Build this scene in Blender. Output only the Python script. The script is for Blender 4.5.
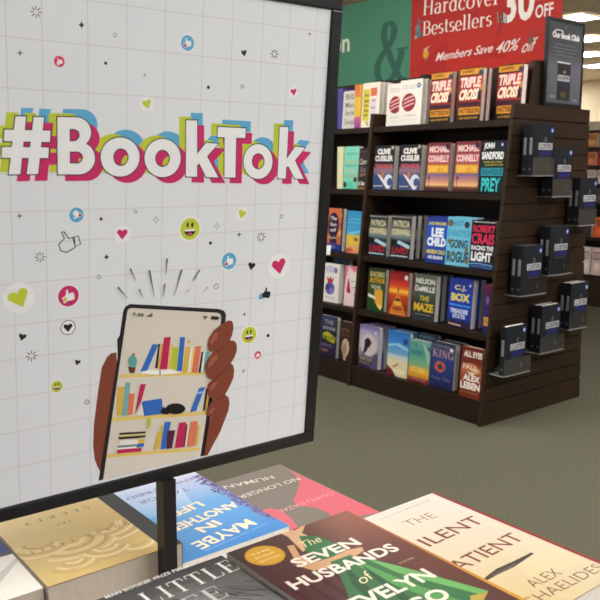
import bpy, math, random
from mathutils import Matrix, Vector
random.seed(4)
for o in list(bpy.data.objects): bpy.data.objects.remove(o)
SC = bpy.context.scene
COL = SC.collection
sin, cos, pi = math.sin, math.cos, math.pi

# ------------------------------------------------------------------ camera
F, YAW, PITCH, ROLL = 781.86, -0.8919, 0.1624, 0.0060
CAM = Vector((2.3644, -3.0745, 1.2595))
_f = Vector((sin(YAW)*cos(PITCH), cos(YAW)*cos(PITCH), -sin(PITCH)))
_r0 = Vector((cos(YAW), -sin(YAW), 0)); _u0 = _r0.cross(_f)
_r = cos(ROLL)*_r0 + sin(ROLL)*_u0
_u = -sin(ROLL)*_r0 + cos(ROLL)*_u0
cd = bpy.data.cameras.new('camera'); cam = bpy.data.objects.new('camera', cd); COL.objects.link(cam)
cd.sensor_width = 36; cd.lens = F/600*36; cd.clip_start = .02
cam.matrix_world = Matrix(((_r.x, _u.x, -_f.x, CAM.x), (_r.y, _u.y, -_f.y, CAM.y), (_r.z, _u.z, -_f.z, CAM.z), (0, 0, 0, 1)))
cd.dof.use_dof = True; cd.dof.focus_distance = 1.0; cd.dof.aperture_fstop = 22
SC.camera = cam

# ------------------------------------------------------------------ light and exposure
CEIL = 2.85
W = bpy.data.worlds.new('world'); SC.world = W; W.use_nodes = True
W.node_tree.nodes['Background'].inputs[0].default_value = (1.0, .97, .93, 1)
W.node_tree.nodes['Background'].inputs[1].default_value = .20
SC.view_settings.view_transform = 'Standard'; SC.view_settings.look = 'None'
SC.view_settings.gamma = 1; SC.view_settings.exposure = 1.02
LAMP_E = 8.3      # emission of the ceiling light diffusers

# ------------------------------------------------------------------ materials
def lin(c):
    return tuple(((v/255)/12.92 if v/255 <= .04045 else ((v/255+.055)/1.055)**2.4) for v in c)
MATS = {}
def mat(name, rgb, rough=.5, spec=.5, noise=None, metal=0, coat=0):
    if name in MATS: return MATS[name]
    m = bpy.data.materials.new(name); m.use_nodes = True; nt = m.node_tree
    b = nt.nodes['Principled BSDF']; c = lin(rgb)
    b.inputs['Base Color'].default_value = (*c, 1); b.inputs['Roughness'].default_value = rough
    b.inputs['Specular IOR Level'].default_value = spec; b.inputs['Metallic'].default_value = metal
    b.inputs['Coat Weight'].default_value = coat
    if noise:
        sc, amt, stretch, bump = noise
        tc = nt.nodes.new('ShaderNodeTexCoord'); mp = nt.nodes.new('ShaderNodeMapping'); mp.inputs['Scale'].default_value = stretch
        nz = nt.nodes.new('ShaderNodeTexNoise'); nz.inputs['Scale'].default_value = sc; nz.inputs['Detail'].default_value = 3
        rp = nt.nodes.new('ShaderNodeValToRGB')
        rp.color_ramp.elements[0].position = .3; rp.color_ramp.elements[1].position = .7
        rp.color_ramp.elements[0].color = (*[v*(1-amt) for v in c], 1); rp.color_ramp.elements[1].color = (*[min(1, v*(1+amt)) for v in c], 1)
        L = nt.links.new
        L(tc.outputs['Object'], mp.inputs[0]); L(mp.outputs[0], nz.inputs['Vector']); L(nz.outputs['Fac'], rp.inputs[0]); L(rp.outputs[0], b.inputs['Base Color'])
        if bump:
            bp = nt.nodes.new('ShaderNodeBump'); bp.inputs['Strength'].default_value = bump; bp.inputs['Distance'].default_value = .004
            L(nz.outputs['Fac'], bp.inputs['Height']); L(bp.outputs[0], b.inputs['Normal'])
    MATS[name] = m; return m
def ink(name, rough, spec):
    m = bpy.data.materials.new(name); m.use_nodes = True; nt = m.node_tree
    b = nt.nodes['Principled BSDF']; b.inputs['Roughness'].default_value = rough; b.inputs['Specular IOR Level'].default_value = spec
    a = nt.nodes.new('ShaderNodeAttribute'); a.attribute_name = 'Col'
    nt.links.new(a.outputs['Color'], b.inputs['Base Color']); return m
INK = ink('printed_cover', .5, .25)
INK_POSTER = ink('printed_poster', .6, .25)
WOOD = mat('dark_walnut_laminate', (51, 36, 24), .5, .22, (6, .18, (1, 1, 9), 0))
WOODV = mat('dark_walnut_shelf', (40, 28, 19), .45, .25, (6, .18, (1, 9, 9), 0))
BLACK = mat('black_plastic', (20, 20, 22), .42, .45, (900, .5, (1, 1, 1), 0))
PAGES = mat('paper_pages', (246, 240, 229), .8, .2, (220, .05, (1, 1, 1), 0))
PAGES_SHADED = mat('paper_pages_shaded', (196, 184, 168), .8, .2, (160, .06, (1, 1, 1), 0))  # same page paper, greyed: the shade on the block is put into its colour
CARPET = mat('olive_carpet', (95, 93, 77), .95, .1, (170, .34, (1, 1, 1), 0))
CEILM = mat('ceiling_tile', (236, 222, 200), .9, .1, (40, .05, (1, 1, 1), 0))
WALLM = mat('cream_wall', (242, 224, 194), .85, .2)
WHITE = mat('white_paper', (240, 240, 238), .7, .2)
def acrylic():
    m = bpy.data.materials.new('clear_acrylic'); m.use_nodes = True; nt = m.node_tree
    for n in list(nt.nodes): nt.nodes.remove(n)
    o = nt.nodes.new('ShaderNodeOutputMaterial'); mx = nt.nodes.new('ShaderNodeMixShader'); t = nt.nodes.new('ShaderNodeBsdfTransparent')
    g = nt.nodes.new('ShaderNodeBsdfGlossy'); g.inputs['Roughness'].default_value = .12; g.inputs['Color'].default_value = (.9, .9, .95, 1)
    t.inputs['Color'].default_value = (.93, .93, .94, 1)
    mx.inputs[0].default_value = .15
    L = nt.links.new; L(t.outputs[0], mx.inputs[1]); L(g.outputs[0], mx.inputs[2]); L(mx.outputs[0], o.inputs[0])
    return m
ACR = acrylic()
ACR_EDGE = mat('frosted_acrylic_edge', (176, 176, 180), .25, .6)
ACR_EDGE.node_tree.nodes['Principled BSDF'].inputs['Alpha'].default_value = .5

# ------------------------------------------------------------------ object helpers
def props(o, label=None, cat=None, group=None, kind=None):
    if label: o['label'] = label
    if cat: o['category'] = cat
    if group: o['group'] = group
    if kind: o['kind'] = kind
    return o
def thing(name, label, cat, loc=(0, 0, 0), rot=(0, 0, 0), group=None):
    o = bpy.data.objects.new(name, None); COL.objects.link(o); o.empty_display_size = .02
    o.location = loc; o.rotation_euler = rot
    return props(o, label, cat, group)
class MB:
    """collects boxes and prisms for ONE mesh"""
    def __init__(s): s.v = []; s.f = []
    def add(s, vs, fs):
        k = len(s.v); s.v += [tuple(v) for v in vs]; s.f += [tuple(i+k for i in f) for f in fs]; return s
    def box(s, x0, x1, y0, y1, z0, z1):
        vs = [(x, y, z) for z in (z0, z1) for x, y in ((x0, y0), (x1, y0), (x1, y1), (x0, y1))]
        return s.add(vs, [(3, 2, 1, 0), (4, 5, 6, 7), (0, 1, 5, 4), (1, 2, 6, 5), (2, 3, 7, 6), (3, 0, 4, 7)])
    def prism(s, poly, x0, x1, axis=0):
        """poly in the two other axes, extruded along the axis (anticlockwise when seen from +axis)"""
        def P(a, b, c): return {0: (c, a, b), 1: (b, c, a), 2: (a, b, c)}[axis]
        n = len(poly); vs = [P(a, b, x0) for a, b in poly]+[P(a, b, x1) for a, b in poly]
        fs = [tuple(range(n-1, -1, -1)), tuple(range(n, 2*n))]+[(i, (i+1) % n, n+(i+1) % n, n+i) for i in range(n)]
        return s.add(vs, fs)
    def tube(s, p, q, r, n=16):
        p = Vector(p); q = Vector(q); d = (q-p).normalized(); a = d.orthogonal().normalized(); b = d.cross(a)
        vs = [p+r*(cos(2*pi*i/n)*a+sin(2*pi*i/n)*b) for i in range(n)]; vs += [v+(q-p) for v in vs]
        return s.add(vs, [tuple(range(n-1, -1, -1)), tuple(range(n, 2*n))]+[(i, (i+1) % n, n+(i+1) % n, n+i) for i in range(n)])
    def obj(s, name, m, parent=None, M=None, bevel=0):
        me = bpy.data.meshes.new(name)
        vs = s.v if M is None else [tuple(M @ Vector(v)) for v in s.v]
        me.from_pydata(vs, [], s.f); me.materials.append(m); me.update()
        o = bpy.data.objects.new(name, me); COL.objects.link(o)
        if parent: o.parent = parent
        if bevel:
            b = o.modifiers.new('bevel', 'BEVEL'); b.width = bevel; b.segments = 2; b.limit_method = 'ANGLE'
        return o
def structure(o): o['kind'] = 'structure'; return o
def dup(root, loc, label, group=None, rot=None):
    r = root.copy(); COL.objects.link(r); r.location = loc; r['label'] = label
    if rot is not None: r.rotation_euler = rot
    if group: r['group'] = group
    for ch in list(root.children):
        c = ch.copy(); COL.objects.link(c); c.parent = r
        for g in list(ch.children):
            d = g.copy(); COL.objects.link(d); d.parent = c
    return r
def pix(px, p0, n):
    """where the line of sight of a measured point meets a plane of the place"""
    d = _f + (px[0]-300)/F*_r - (px[1]-300)/F*_u
    return CAM + d*((Vector(p0)-CAM).dot(n)/d.dot(n))

# ------------------------------------------------------------------ lettering
_TX = {}
def glyph_mesh(s, bold=0.0):
    k = (s, bold)
    if k not in _TX:
        cu = bpy.data.curves.new('lettering', 'FONT'); cu.body = s; cu.size = 1; cu.offset = bold; cu.resolution_u = 3
        ob = bpy.data.objects.new('lettering', cu); COL.objects.link(ob)
        dg = bpy.context.evaluated_depsgraph_get(); dg.update()
        me = ob.evaluated_get(dg).to_mesh()
        vs = [(v.co.x, v.co.y) for v in me.vertices]; fs = [tuple(p.vertices) for p in me.polygons]
        ob.evaluated_get(dg).to_mesh_clear(); bpy.data.objects.remove(ob); bpy.data.curves.remove(cu)
        _TX[k] = ([vs[i] for f in fs for i in f], [])
        q = 0
        for f in fs: _TX[k][1].append(tuple(range(q, q+len(f)))); q += len(f)
    return _TX[k]
def arc(cx, cy, rx, ry, a0, a1, n=14):
    return [(cx+rx*cos(math.radians(a0+(a1-a0)*i/n)), cy+ry*sin(math.radians(a0+(a1-a0)*i/n))) for i in range(n+1)]
def spline(P, n=6):
    R = []
    for i in range(len(P)-1):
        p0, p1, p2, p3 = P[max(0, i-1)], P[i], P[i+1], P[min(len(P)-1, i+2)]
        for k in range(n):
            t = k/n; R.append(tuple(.5*((2*p1[c])+(-p0[c]+p2[c])*t+(2*p0[c]-5*p1[c]+4*p2[c]-p3[c])*t*t+(-p0[c]+3*p1[c]-3*p2[c]+p3[c])*t**3) for c in (0, 1)))
    return R+[P[-1]]
# a drawn roman letter: stems with serifs, and pen strokes that swell where they run upright
TK, TN = .135, .04
def _st(x, y0=0, y1=1, a=1, b=1, w=TK):
    q = [[(x, y0), (x, y1), w]]
    if a: q.append([(x-w/2-.07, y0+.018), (x+w/2+.07, y0+.018), TN])
    if b: q.append([(x-w/2-.07, y1-.018), (x+w/2+.07, y1-.018), TN])
    return q
XH = .68
SERIF = {
 'H': (.90, _st(.17)+_st(.71)+[[(.17, .52), (.71, .52), TN]]),
 'I': (.40, _st(.2)),
 'L': (.70, _st(.17)+[[(.17, .02), (.62, .02), TN], [(.61, .02), (.63, .26), TN]]),
 'T': (.76, _st(.38, 0, 1, 1, 0)+[[(.06, .975), (.70, .975), TN+.01], [(.06, .98), (.05, .74), TN], [(.70, .98), (.71, .74), TN]]),
 'E': (.72, _st(.17)+[[(.17, .02), (.62, .02), TN], [(.61, .02), (.63, .26), TN], [(.17, .98), (.6, .98), TN], [(.59, .98), (.6, .76), TN], [(.17, .52), (.46, .52), TN], [(.46, .42), (.46, .62), TN]]),
 'F': (.68, _st(.17)+[[(.17, .98), (.6, .98), TN], [(.59, .98), (.6, .76), TN], [(.17, .52), (.46, .52), TN], [(.46, .42), (.46, .62), TN]]),
 'A': (.84, [[(.12, .02), (.41, 1), TN+.01], [(.42, 1), (.72, .02), TK], [(.22, .34), (.6, .34), TN], [(.02, .018), (.24, .018), TN], [(.58, .018), (.84, .018), TN]]),
 'N': (.88, _st(.17, 0, 1, 1, 1, TN+.01)+_st(.72, 0, 1, 0, 1, TN+.01)+[[(.17, 1), (.72, .0), TK]]),
 'K': (.86, _st(.17)+[[(.2, .40), (.66, .98), TN], [(.36, .58), (.72, .02), TK], [(.56, .98), (.8, .98), TN], [(.6, .018), (.84, .018), TN]]),
 'D': (.84, _st(.17)+[[(.17, .98)]+arc(.38, .5, .36, .48, 90, -90)+[(.17, .02)]]),
 'B': (.78, _st(.17)+[[(.17, .98)]+arc(.40, .76, .22, .22, 90, -90)+[(.17, .54)], [(.17, .54)]+arc(.40, .28, .28, .26, 90, -90)+[(.17, .02)]]),
 'R': (.82, _st(.17)+[[(.17, .98)]+arc(.40, .75, .23, .23, 90, -90)+[(.17, .52)], [(.38, .52), (.74, .02), TK], [(.66, .018), (.82, .018), TN]]),
 'O': (.88, [arc(.44, .5, .37, .49, 0, 360, 28)]),
 'C': (.80, [arc(.46, .5, .38, .49, 50, 310, 24), [(.72, .98), (.72, .70), TN]]),
 'G': (.86, [arc(.46, .5, .38, .49, 50, 320, 24), [(.72, .98), (.72, .70), TN]]+_st(.72, 0.03, .42, 0, 1)),
 'S': (.62, [arc(.31, .75, .21, .23, 40, 245, 12)+arc(.31, .27, .24, .25, 65, -140, 14)]),
 'Y': (.80, _st(.40, 0, .5, 1, 0)+[[(.1, 1), (.40, .48), TK], [(.40, .48), (.68, 1), TN], [(.0, .982), (.24, .982), TN], [(.56, .982), (.8, .982), TN]]),
 'a': (.60, [[(.12, .54)]+arc(.28, .50, .17, .17, 150, 0, 8)+[(.45, .06), (.50, .03), (.56, .05)], arc(.26, .19, .19, .20, 60, 330, 14), [(.28, .37), (.45, .42), TN]]),
 'r': (.50, _st(.17, 0, XH, 1, 0)+[[(.05, XH-.02), (.17, XH-.02), TN], [(.17, .50), (.26, .62), (.36, .65), (.44, .60)], [(.36, .60), (.45, .60), .10]]),
 'd': (.68, [arc(.30, .33, .22, .33, 40, 320, 18), [(.50, 0), (.50, 1), TK], [(.38, .98), (.5, .98), TN], [(.5, .018), (.64, .018), TN]]),
 'c': (.56, [arc(.31, .33, .24, .33, 45, 315, 18), [(.42, .54), (.50, .54), .10]]),
 'o': (.64, [arc(.32, .33, .25, .33, 0, 360, 22)]),
 'v': (.62, [[(.12, XH), (.31, 0), TK*.9], [(.31, 0), (.50, XH), TN], [(.02, XH-.018), (.24, XH-.018), TN], [(.40, XH-.018), (.62, XH-.018), TN]]),
 'e': (.58, [arc(.30, .33, .23, .33, 0, 315, 20), [(.08, .34), (.53, .34), TN]]),
 's': (.48, [arc(.24, .50, .15, .16, 40, 245, 10)+arc(.24, .18, .17, .17, 65, -140, 12)]),
 't': (.42, [[(.2, .9), (.2, .12), TK], [(.2, .12), (.25, .03), (.38, .06)], [(.05, XH-.02), (.38, XH-.02), TN]]),
 'l': (.36, [[(.18, 0), (.18, 1), TK], [(.06, .98), (.18, .98), TN], [(.04, .018), (.32, .018), TN]]),
 'n': (.70, _st(.17, 0, XH, 1, 0)+[[(.05, XH-.02), (.17, XH-.02), TN], [(.17, .48), (.26, .62), (.36, .66), (.46, .60), (.51, .48), (.51, 0)], [(.41, .018), (.64, .018), TN]]),
 '&': (.95, [spline([(.90, .02), (.72, .06), (.54, .26), (.36, .54), (.25, .76), (.27, .93), (.39, .99), (.50, .92), (.52, .79), (.42, .64), (.22, .49), (.09, .32), (.09, .14), (.22, .02), (.42, .03), (.58, .15), (.70, .34), (.76, .52)]), [(.62, .53), (.92, .53), TN]]),
 ' ': (.35, []),
}
def serif_mesh(s, track=0.0):
    vs, fs, x = [], [], 0
    for ch in s:
        adv, strokes = SERIF[ch]
        for st in strokes:
            fix = None
            if not isinstance(st[-1], tuple): fix = st[-1]; st = st[:-1]
            n = len(st); pr = []
            for i, p in enumerate(st):
                a = st[max(0, i-1)]; b = st[min(n-1, i+1)]; dx, dy = b[0]-a[0], b[1]-a[1]; l = math.hypot(dx, dy) or 1
                w = fix if fix else (TN+(TK-TN)*(abs(dy)/l)**1.3)*(1.35 if ch == '&' else 1)
                pr.append(((x+p[0]-dy/l*w/2, p[1]+dx/l*w/2), (x+p[0]+dy/l*w/2, p[1]-dx/l*w/2)))
            for i in range(n-1):
                k = len(vs); vs += [pr[i][0], pr[i][1], pr[i+1][1], pr[i+1][0]]; fs.append((k, k+1, k+2, k+3))
        x += adv+track
    return vs, fs

# ------------------------------------------------------------------ printed art: flat inked shapes on one sheet
def ellp(cx, cy, rx, ry, n=36): return [(cx+rx*cos(2*pi*i/n), cy+ry*sin(2*pi*i/n)) for i in range(n)]
class Art:
    def __init__(s, w=1, h=1, eps=.00008): s.w, s.h, s.eps = w, h, eps; s.v, s.f, s.c = [], [], []; s.n = 1; s.pc = 0
    def _put(s, pts, faces, cols, up=True):
        k = len(s.v); z = s.eps*s.n
        own = len(faces) > 1 and len(pts) == sum(len(f) for f in faces)      # faces that share no corner: lay each a hair above the last
        lift = [0]*len(pts)
        if own:
            for j, f in enumerate(faces):
                for i in f: lift[i] = j*2.5e-7
        s.v += [(x, y, z+lift[i]) for i, (x, y) in enumerate(pts)]
        one = not isinstance(cols, list)
        cl = lin(cols) if one else None
        for f in faces:
            pts3 = [pts[i] for i in f]
            a = sum(pts3[i][0]*pts3[(i+1) % len(f)][1]-pts3[(i+1) % len(f)][0]*pts3[i][1] for i in range(len(f)))
            ff = tuple(f) if a >= 0 else tuple(reversed(f))
            s.f.append(tuple(i+k for i in ff)); s.c += [cl if one else lin(cols[i]) for i in ff]
        s.n += up
        return s
    def poly(s, pts, col, up=True): return s._put([(x*s.w, y*s.h) for x, y in pts], [tuple(range(len(pts)))], col, up)
    def rect(s, x0, y0, x1, y1, c0, c1=None):
        """c0 at the bottom, c1 at the top"""
        pts = [(x0*s.w, y0*s.h), (x1*s.w, y0*s.h), (x1*s.w, y1*s.h), (x0*s.w, y1*s.h)]
        return s._put(pts, [(0, 1, 2, 3)], c0 if c1 is None else [c0, c0, c1, c1])
    def ramp(s, stops):
        """bands of colour down a whole cover: (height, colour) from the bottom up"""
        pts, cols, fs = [], [], []
        for y, c in stops: pts += [(0, y*s.h), (s.w, y*s.h)]; cols += [c, c]
        for i in range(len(stops)-1): fs.append((2*i, 2*i+1, 2*i+3, 2*i+2))
        return s._put(pts, fs, cols)
    def quadgrad(s, pts, cols): return s._put([(x*s.w, y*s.h) for x, y in pts], [(0, 1, 2, 3)], cols)
    def ell(s, cx, cy, rx, ry, col, n=24, rot=0):
        c, d = cos(rot), sin(rot); R = []
        for i in range(n):
            a, b = rx*s.w*cos(2*pi*i/n), ry*s.h*sin(2*pi*i/n); R.append((cx*s.w+a*c-b*d, cy*s.h+a*d+b*c))
        return s._put(R, [tuple(range(n))], col)
    def band(s, out, inn, col, up=True):
        n = len(out); pts = [(x*s.w, y*s.h) for x, y in list(out)+list(inn)]
        return s._put(pts, [(i, (i+1) % n, n+(i+1) % n, n+i) for i in range(n)], col, up)
    def line(s, pts, wd, col, closed=False, up=True):
        P = [(x*s.w, y*s.h) for x, y in pts]; n = len(P); vs = []
        for i in range(n):
            a = P[(i-1) % n] if (closed or i) else P[0]; b = P[(i+1) % n] if (closed or i < n-1) else P[-1]
            dx, dy = b[0]-a[0], b[1]-a[1]; l = math.hypot(dx, dy) or 1
            vs += [(P[i][0]-dy/l*wd/2, P[i][1]+dx/l*wd/2), (P[i][0]+dy/l*wd/2, P[i][1]-dx/l*wd/2)]
        m = n if closed else n-1
        return s._put(vs, [(2*i, 2*i+1, 2*((i+1) % n)+1, 2*((i+1) % n)) for i in range(m)], col, up)
    def text(s, t, x0, y0, x1, y1, col, bold=.0, shear=0, serif=False, track=0):
        vs, fs = serif_mesh(t, track) if serif else glyph_mesh(t, bold)
        if not vs: return s
        a0, a1 = min(v[0] for v in vs), max(v[0] for v in vs); b0, b1 = min(v[1] for v in vs), max(v[1] for v in vs)
        pts = []
        for x, y in vs:
            u = (x-a0)/(a1-a0 or 1); v = (y-b0)/(b1-b0 or 1)
            pts.append(((x0+(x1-x0)*u)*s.w+shear*(v-.5)*(y1-y0)*s.h, (y0+(y1-y0)*v)*s.h))
        return s._put(pts, fs, col)
    def along(s, t, A, B, hgt, col, bold=0, shear=0, serif=False, track=0):
        """lettering whose middle line runs from A to B, hgt high (all in metres)"""
        vs, fs = serif_mesh(t, track) if serif else glyph_mesh(t, bold)
        a0, a1 = min(v[0] for v in vs), max(v[0] for v in vs); b0, b1 = min(v[1] for v in vs), max(v[1] for v in vs)
        dx, dy = B[0]-A[0], B[1]-A[1]; l = math.hypot(dx, dy); ex, ey = dx/l, dy/l; pts = []
        for x, y in vs:
            q = (x-a0)/(a1-a0)*l; v = ((y-b0)/(b1-b0)-.5)*hgt; q += shear*v
            pts.append((A[0]+ex*q-ey*v, A[1]+ey*q+ex*v))
        return s._put(pts, fs, col)
    def obj(s, name, parent, M, m=None):
        me = bpy.data.meshes.new(name); me.from_pydata([tuple(M @ Vector(v)) for v in s.v], [], s.f)
        at = me.color_attributes.new('Col', 'FLOAT_COLOR', 'CORNER')
        at.data.foreach_set('color', [x for c in s.c for x in (*c, 1.0)])
        me.materials.append(m or INK); me.update()
        o = bpy.data.objects.new(name, me); COL.objects.link(o); o.parent = parent; return o
def basis(o, x, y, n):
    o, x, y, n = Vector(o), Vector(x), Vector(y), Vector(n)
    return Matrix(((x.x, y.x, n.x, o.x), (x.y, y.y, n.y, o.y), (x.z, y.z, n.z, o.z), (0, 0, 0, 1)))
FRONT = basis((0, 0, 0), (1, 0, 0), (0, 0, 1), (0, -1, 0))

# ------------------------------------------------------------------ the setting
structure(MB().box(-9, 7, -7, 10, -.1, 0).obj('floor', CARPET))
WALL_Y = 9.65
structure(MB().box(-9, 7, WALL_Y, WALL_Y+.15, 0, CEIL).obj('wall_back', WALLM))
structure(MB().box(-9.15, -9, -7, WALL_Y, 0, CEIL).obj('wall_left', WALLM))
structure(MB().box(-9, 7, WALL_Y-.015, WALL_Y, 0, .12).obj('baseboard_back', WOOD))
c = MB().box(-9, 7, -7, 10, CEIL, CEIL+.1).obj('ceiling', CEILM); structure(c)
g = MB()
for i in range(27): x = -8.86+.61*i; g.box(x-.012, x+.012, -7, WALL_Y, CEIL-.006, CEIL)
for i in range(28): y = -6.9+.61*i; g.box(-9, 7, y-.012, y+.012, CEIL-.006, CEIL)
structure(g.obj('trim_ceiling_grid', mat('ceiling_grid', (228, 214, 192), .7)))

# ceiling lights (recessed troffers with a white metal frame and a glowing diffuser)
EM = bpy.data.materials.new('lit_diffuser'); EM.use_nodes = True
_b = EM.node_tree.nodes['Principled BSDF']; _b.inputs['Base Color'].default_value = (.8, .8, .8, 1)
_b.inputs['Emission Color'].default_value = (1, .985, .965, 1); _b.inputs['Emission Strength'].default_value = LAMP_E
LW = mat('lamp_frame_white', (225, 222, 214), .5)
def troffer(x, y, label, hx=.115, hy=.16):
    t = thing('ceiling_light', label, 'ceiling light', (x, y, CEIL), group='fluorescent ceiling panels')
    f = MB(); a = .03
    f.box(-hx-a, hx+a, -hy-a, -hy, -.014, -.0065); f.box(-hx-a, hx+a, hy, hy+a, -.014, -.0065)
    f.box(-hx-a, -hx, -hy, hy, -.014, -.0065); f.box(hx, hx+a, -hy, hy, -.014, -.0065)
    f.obj('frame', LW, t); MB().box(-hx, hx, -hy, hy, -.012, -.0065).obj('diffuser', EM, t)
troffer(-2.36, 4.43, 'lit ceiling panel above the framed sign, nearest of those in view')
troffer(-3.02, 5.66, 'lit ceiling panel second nearest, right of the framed sign on the endcap', .16, .17)
troffer(-3.68, 6.80, 'lit ceiling panel third down the row, right of the framed sign', .16, .17)
troffer(-4.25, 7.90, 'lit ceiling panel farthest and smallest, just above the cream wall', .16, .17)
for i, (x, y) in enumerate([(-2.6, -1.6), (-.4, -.95), (3.9, -1.6), (-2.6, -4.4), (0.0, -4.6), (4.2, -4.6), (2.8, -1.3), (3.4, .0), (-3.3, 8.6), (-2.0, 8.6), (-6.3, 8.8), (-7.7, 8.7), (-1.2, 6.2), (.8, 1.4), (3.6, 1.4), (-4.8, 1.4), (-5.2, -1.6)]):  # unseen panels added to brighten the shelves, page edges and back wall
    troffer(x, y, hx=.62, hy=.32, label='lit ceiling panel added out of view, outside the row beyond the framed sign')

# ------------------------------------------------------------------ the bookcase
H, A0, B0, DEP = 1.594, .155, .080, .8926
ZS = [1.518, 1.158, .777, .460, .120]           # shelf tops
XD = -.974; XL = -1.95                          # divider, far end
fy = lambda z: A0*z/H
by = lambda z: DEP-B0*z/H
bc = thing('bookcase', 'tall dark brown double-sided bookcase with slatwall end and tapering profile', 'bookcase', (0, 0, 0))
m = MB().prism([(0, 0), (DEP, 0), (by(H), H), (A0, H)], -.020, -.008)
gz = [H]+[1.521-.0825*k for k in range(18)]+[0.0]
for k in range(len(gz)-1):
    z1 = gz[k]-(.004 if k else 0); z0 = gz[k+1]+(.004 if k < len(gz)-2 else 0)
    m.prism([(fy(z0), z0), (by(z0), z0), (by(z1), z1), (fy(z1), z1)], -.008, 0)
o = m.obj('end_panel', WOOD, bc); o['label'] = 'brown slatwall end panel with horizontal grooves'
MB().prism([(.306, H), (.772, H), (.745, 1.76), (.70, 1.815), (.36, 1.815), (.335, 1.80)], -.060, -.027).obj('top_panel', WOOD, bc)
yc = DEP/2
MB().box(XL, -.0202, yc-.012, yc+.012, .06, 1.812).obj('back_panel', WOODV, bc)
for x, nm in ((XD, 'divider'), (XL, 'divider')):
    MB().prism([(fy(0), 0), (by(0), 0), (by(H), H), (fy(H), H)], x-.022, x).obj(nm, WOOD, bc)
for k, z in enumerate(ZS):
    for x0, x1 in ((XD+.0005, -.0205), (XL+.0005, XD-.0225)):
        MB().box(x0, x1, fy(z)+.006, yc-.0125, z-.030, z).obj('shelf', WOODV, bc)
        MB().box(x0, x1, yc+.0125, by(z)-.006, z-.030, z).obj('shelf', WOODV, bc)
for x0, x1 in ((XD+.0005, -.0205), (XL+.0005, XD-.0225)):
    MB().box(x0, x1, fy(.05)+.012, fy(.05)+.03, 0, ZS[-1]-.0305).obj('kick_panel', WOODV, bc)

# a price card clipped on the lip of the third shelf
pc = thing('price_card', 'small white price card on shelf lip under the navy and orange book', 'price card', (-1.335, fy(ZS[2])+.002, ZS[2]-.022), (-.15, 0, 0))
MB().box(0, .085, -.001, 0, 0, .06).obj('card', WHITE, pc)
MB().box(.01, .075, .0002, .002, .0, .02).obj('clip', ACR, pc)

# ------------------------------------------------------------------ books
def book(name, label, w, h, t, cover, art, spine=None, group=None, loc=(0, 0, 0), rot=(0, 0, 0), hard=True, pages=None, spine_art=None):
    r = thing(name, label, 'book', loc, rot, group)
    bt = .0028 if hard else .0006; ov = .0035 if hard else .0004
    cm = MB().box(0, w, 0, bt, 0, h).box(0, w, t-bt, t, 0, h).box(0, bt, bt, t-bt, 0, h)
    cm.obj('cover', mat('cover_%d_%d_%d' % cover, cover, .4, .4), r)
    MB().box(bt, w-ov, bt+.0001, t-bt-.0001, ov, h-ov).obj('page_block', pages or PAGES, r)
    a = Art(w, h); art(a); a.obj('cover_print', r, FRONT)
    if spine or spine_art:
        s = Art(t, h); 
        if spine: s.rect(0, 0, 1, 1, spine)
        if spine_art: spine_art(s)
        s.obj('spine_print', r, basis((0, t, 0), (0, -1, 0), (0, 0, 1), (-1, 0, 0)))
    return r
WH = (238, 232, 222)
def T(a, t, y0, y1, col, x0=.08, x1=.92, **k): a.text(t, x0, y0, x1, y1, col, **k)
def badge(a, x=.85, y=.86, c=(40, 60, 130)): a.ell(x, y, .085, .055, c); a.ell(x, y, .035, .024, (225, 228, 240))

def art_redcircle(a):
    a.rect(0, 0, 1, 1, (236, 228, 216)); a.ell(.42, .50, .31, .205, (150, 40, 48))
    for k, x in enumerate((-.14, .0, .14)): a.line([(.18, .47+x*.6), (.40, .52+x*.6), (.66, .56+x*.6)], .008, (225, 180, 172))
    for y in (.80, .855): T(a, 'WE ARE THE LIGHT', y, y+.035, (150, 150, 175), .1, .70)
    T(a, 'A Novel', .19, .235, (150, 140, 140), .2, .75, shear=.3); T(a, 'bestselling author', .09, .115, (170, 165, 165), .12, .9); badge(a, .83, .86)
def art_triple(a):
    a.rect(0, 0, 1, 1, (24, 18, 16)); a.quadgrad([(0, .28), (1, .28), (1, .85), (0, .85)], [(120, 32, 24), (150, 40, 26), (205, 55, 38), (150, 36, 26)])
    a.rect(.02, .875, .98, .985, (214, 146, 40)); T(a, 'JAMES', .895, .965, (120, 70, 16), .1, .62, bold=.03)
    a.ell(.9, .90, .09, .05, (60, 66, 92)); a.poly([(.78, .52), (1, .58), (1, .68), (.86, .70)], (226, 140, 70)); 
    a.poly([(.86, .38), (.98, .40), (.96, .55), (.9, .62), (.84, .52)], (28, 22, 26))
    a.text('TRIPLE', .05, .635, .93, .83, (248, 214, 202), bold=.05, shear=.12); a.text('CROSS', .05, .40, .86, .61, (250, 226, 200), bold=.06, shear=.2)
    a.rect(.02, .29, .98, .36, (60, 24, 40)); a.rect(.06, .125, .98, .265, (220, 148, 44)); T(a, 'PATTERSON', .15, .245, (110, 60, 18), .1, .94, bold=.04)
    T(a, 'ALEX CROSS IS BACK', .045, .085, (222, 160, 60), .1, .92, bold=.02)
def art_purple(a): a.rect(0, 0, 1, 1, (88, 80, 158))
def art_whitetext(a):
    a.rect(0, 0, 1, 1, (214, 208, 196))
    for t, y in (('BIL', .78), ('Maid', .56), ('Stories', .36), ('Small', .12)): T(a, t, y, y+.14, (110, 108, 112), .18, .88, bold=.01)
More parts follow.
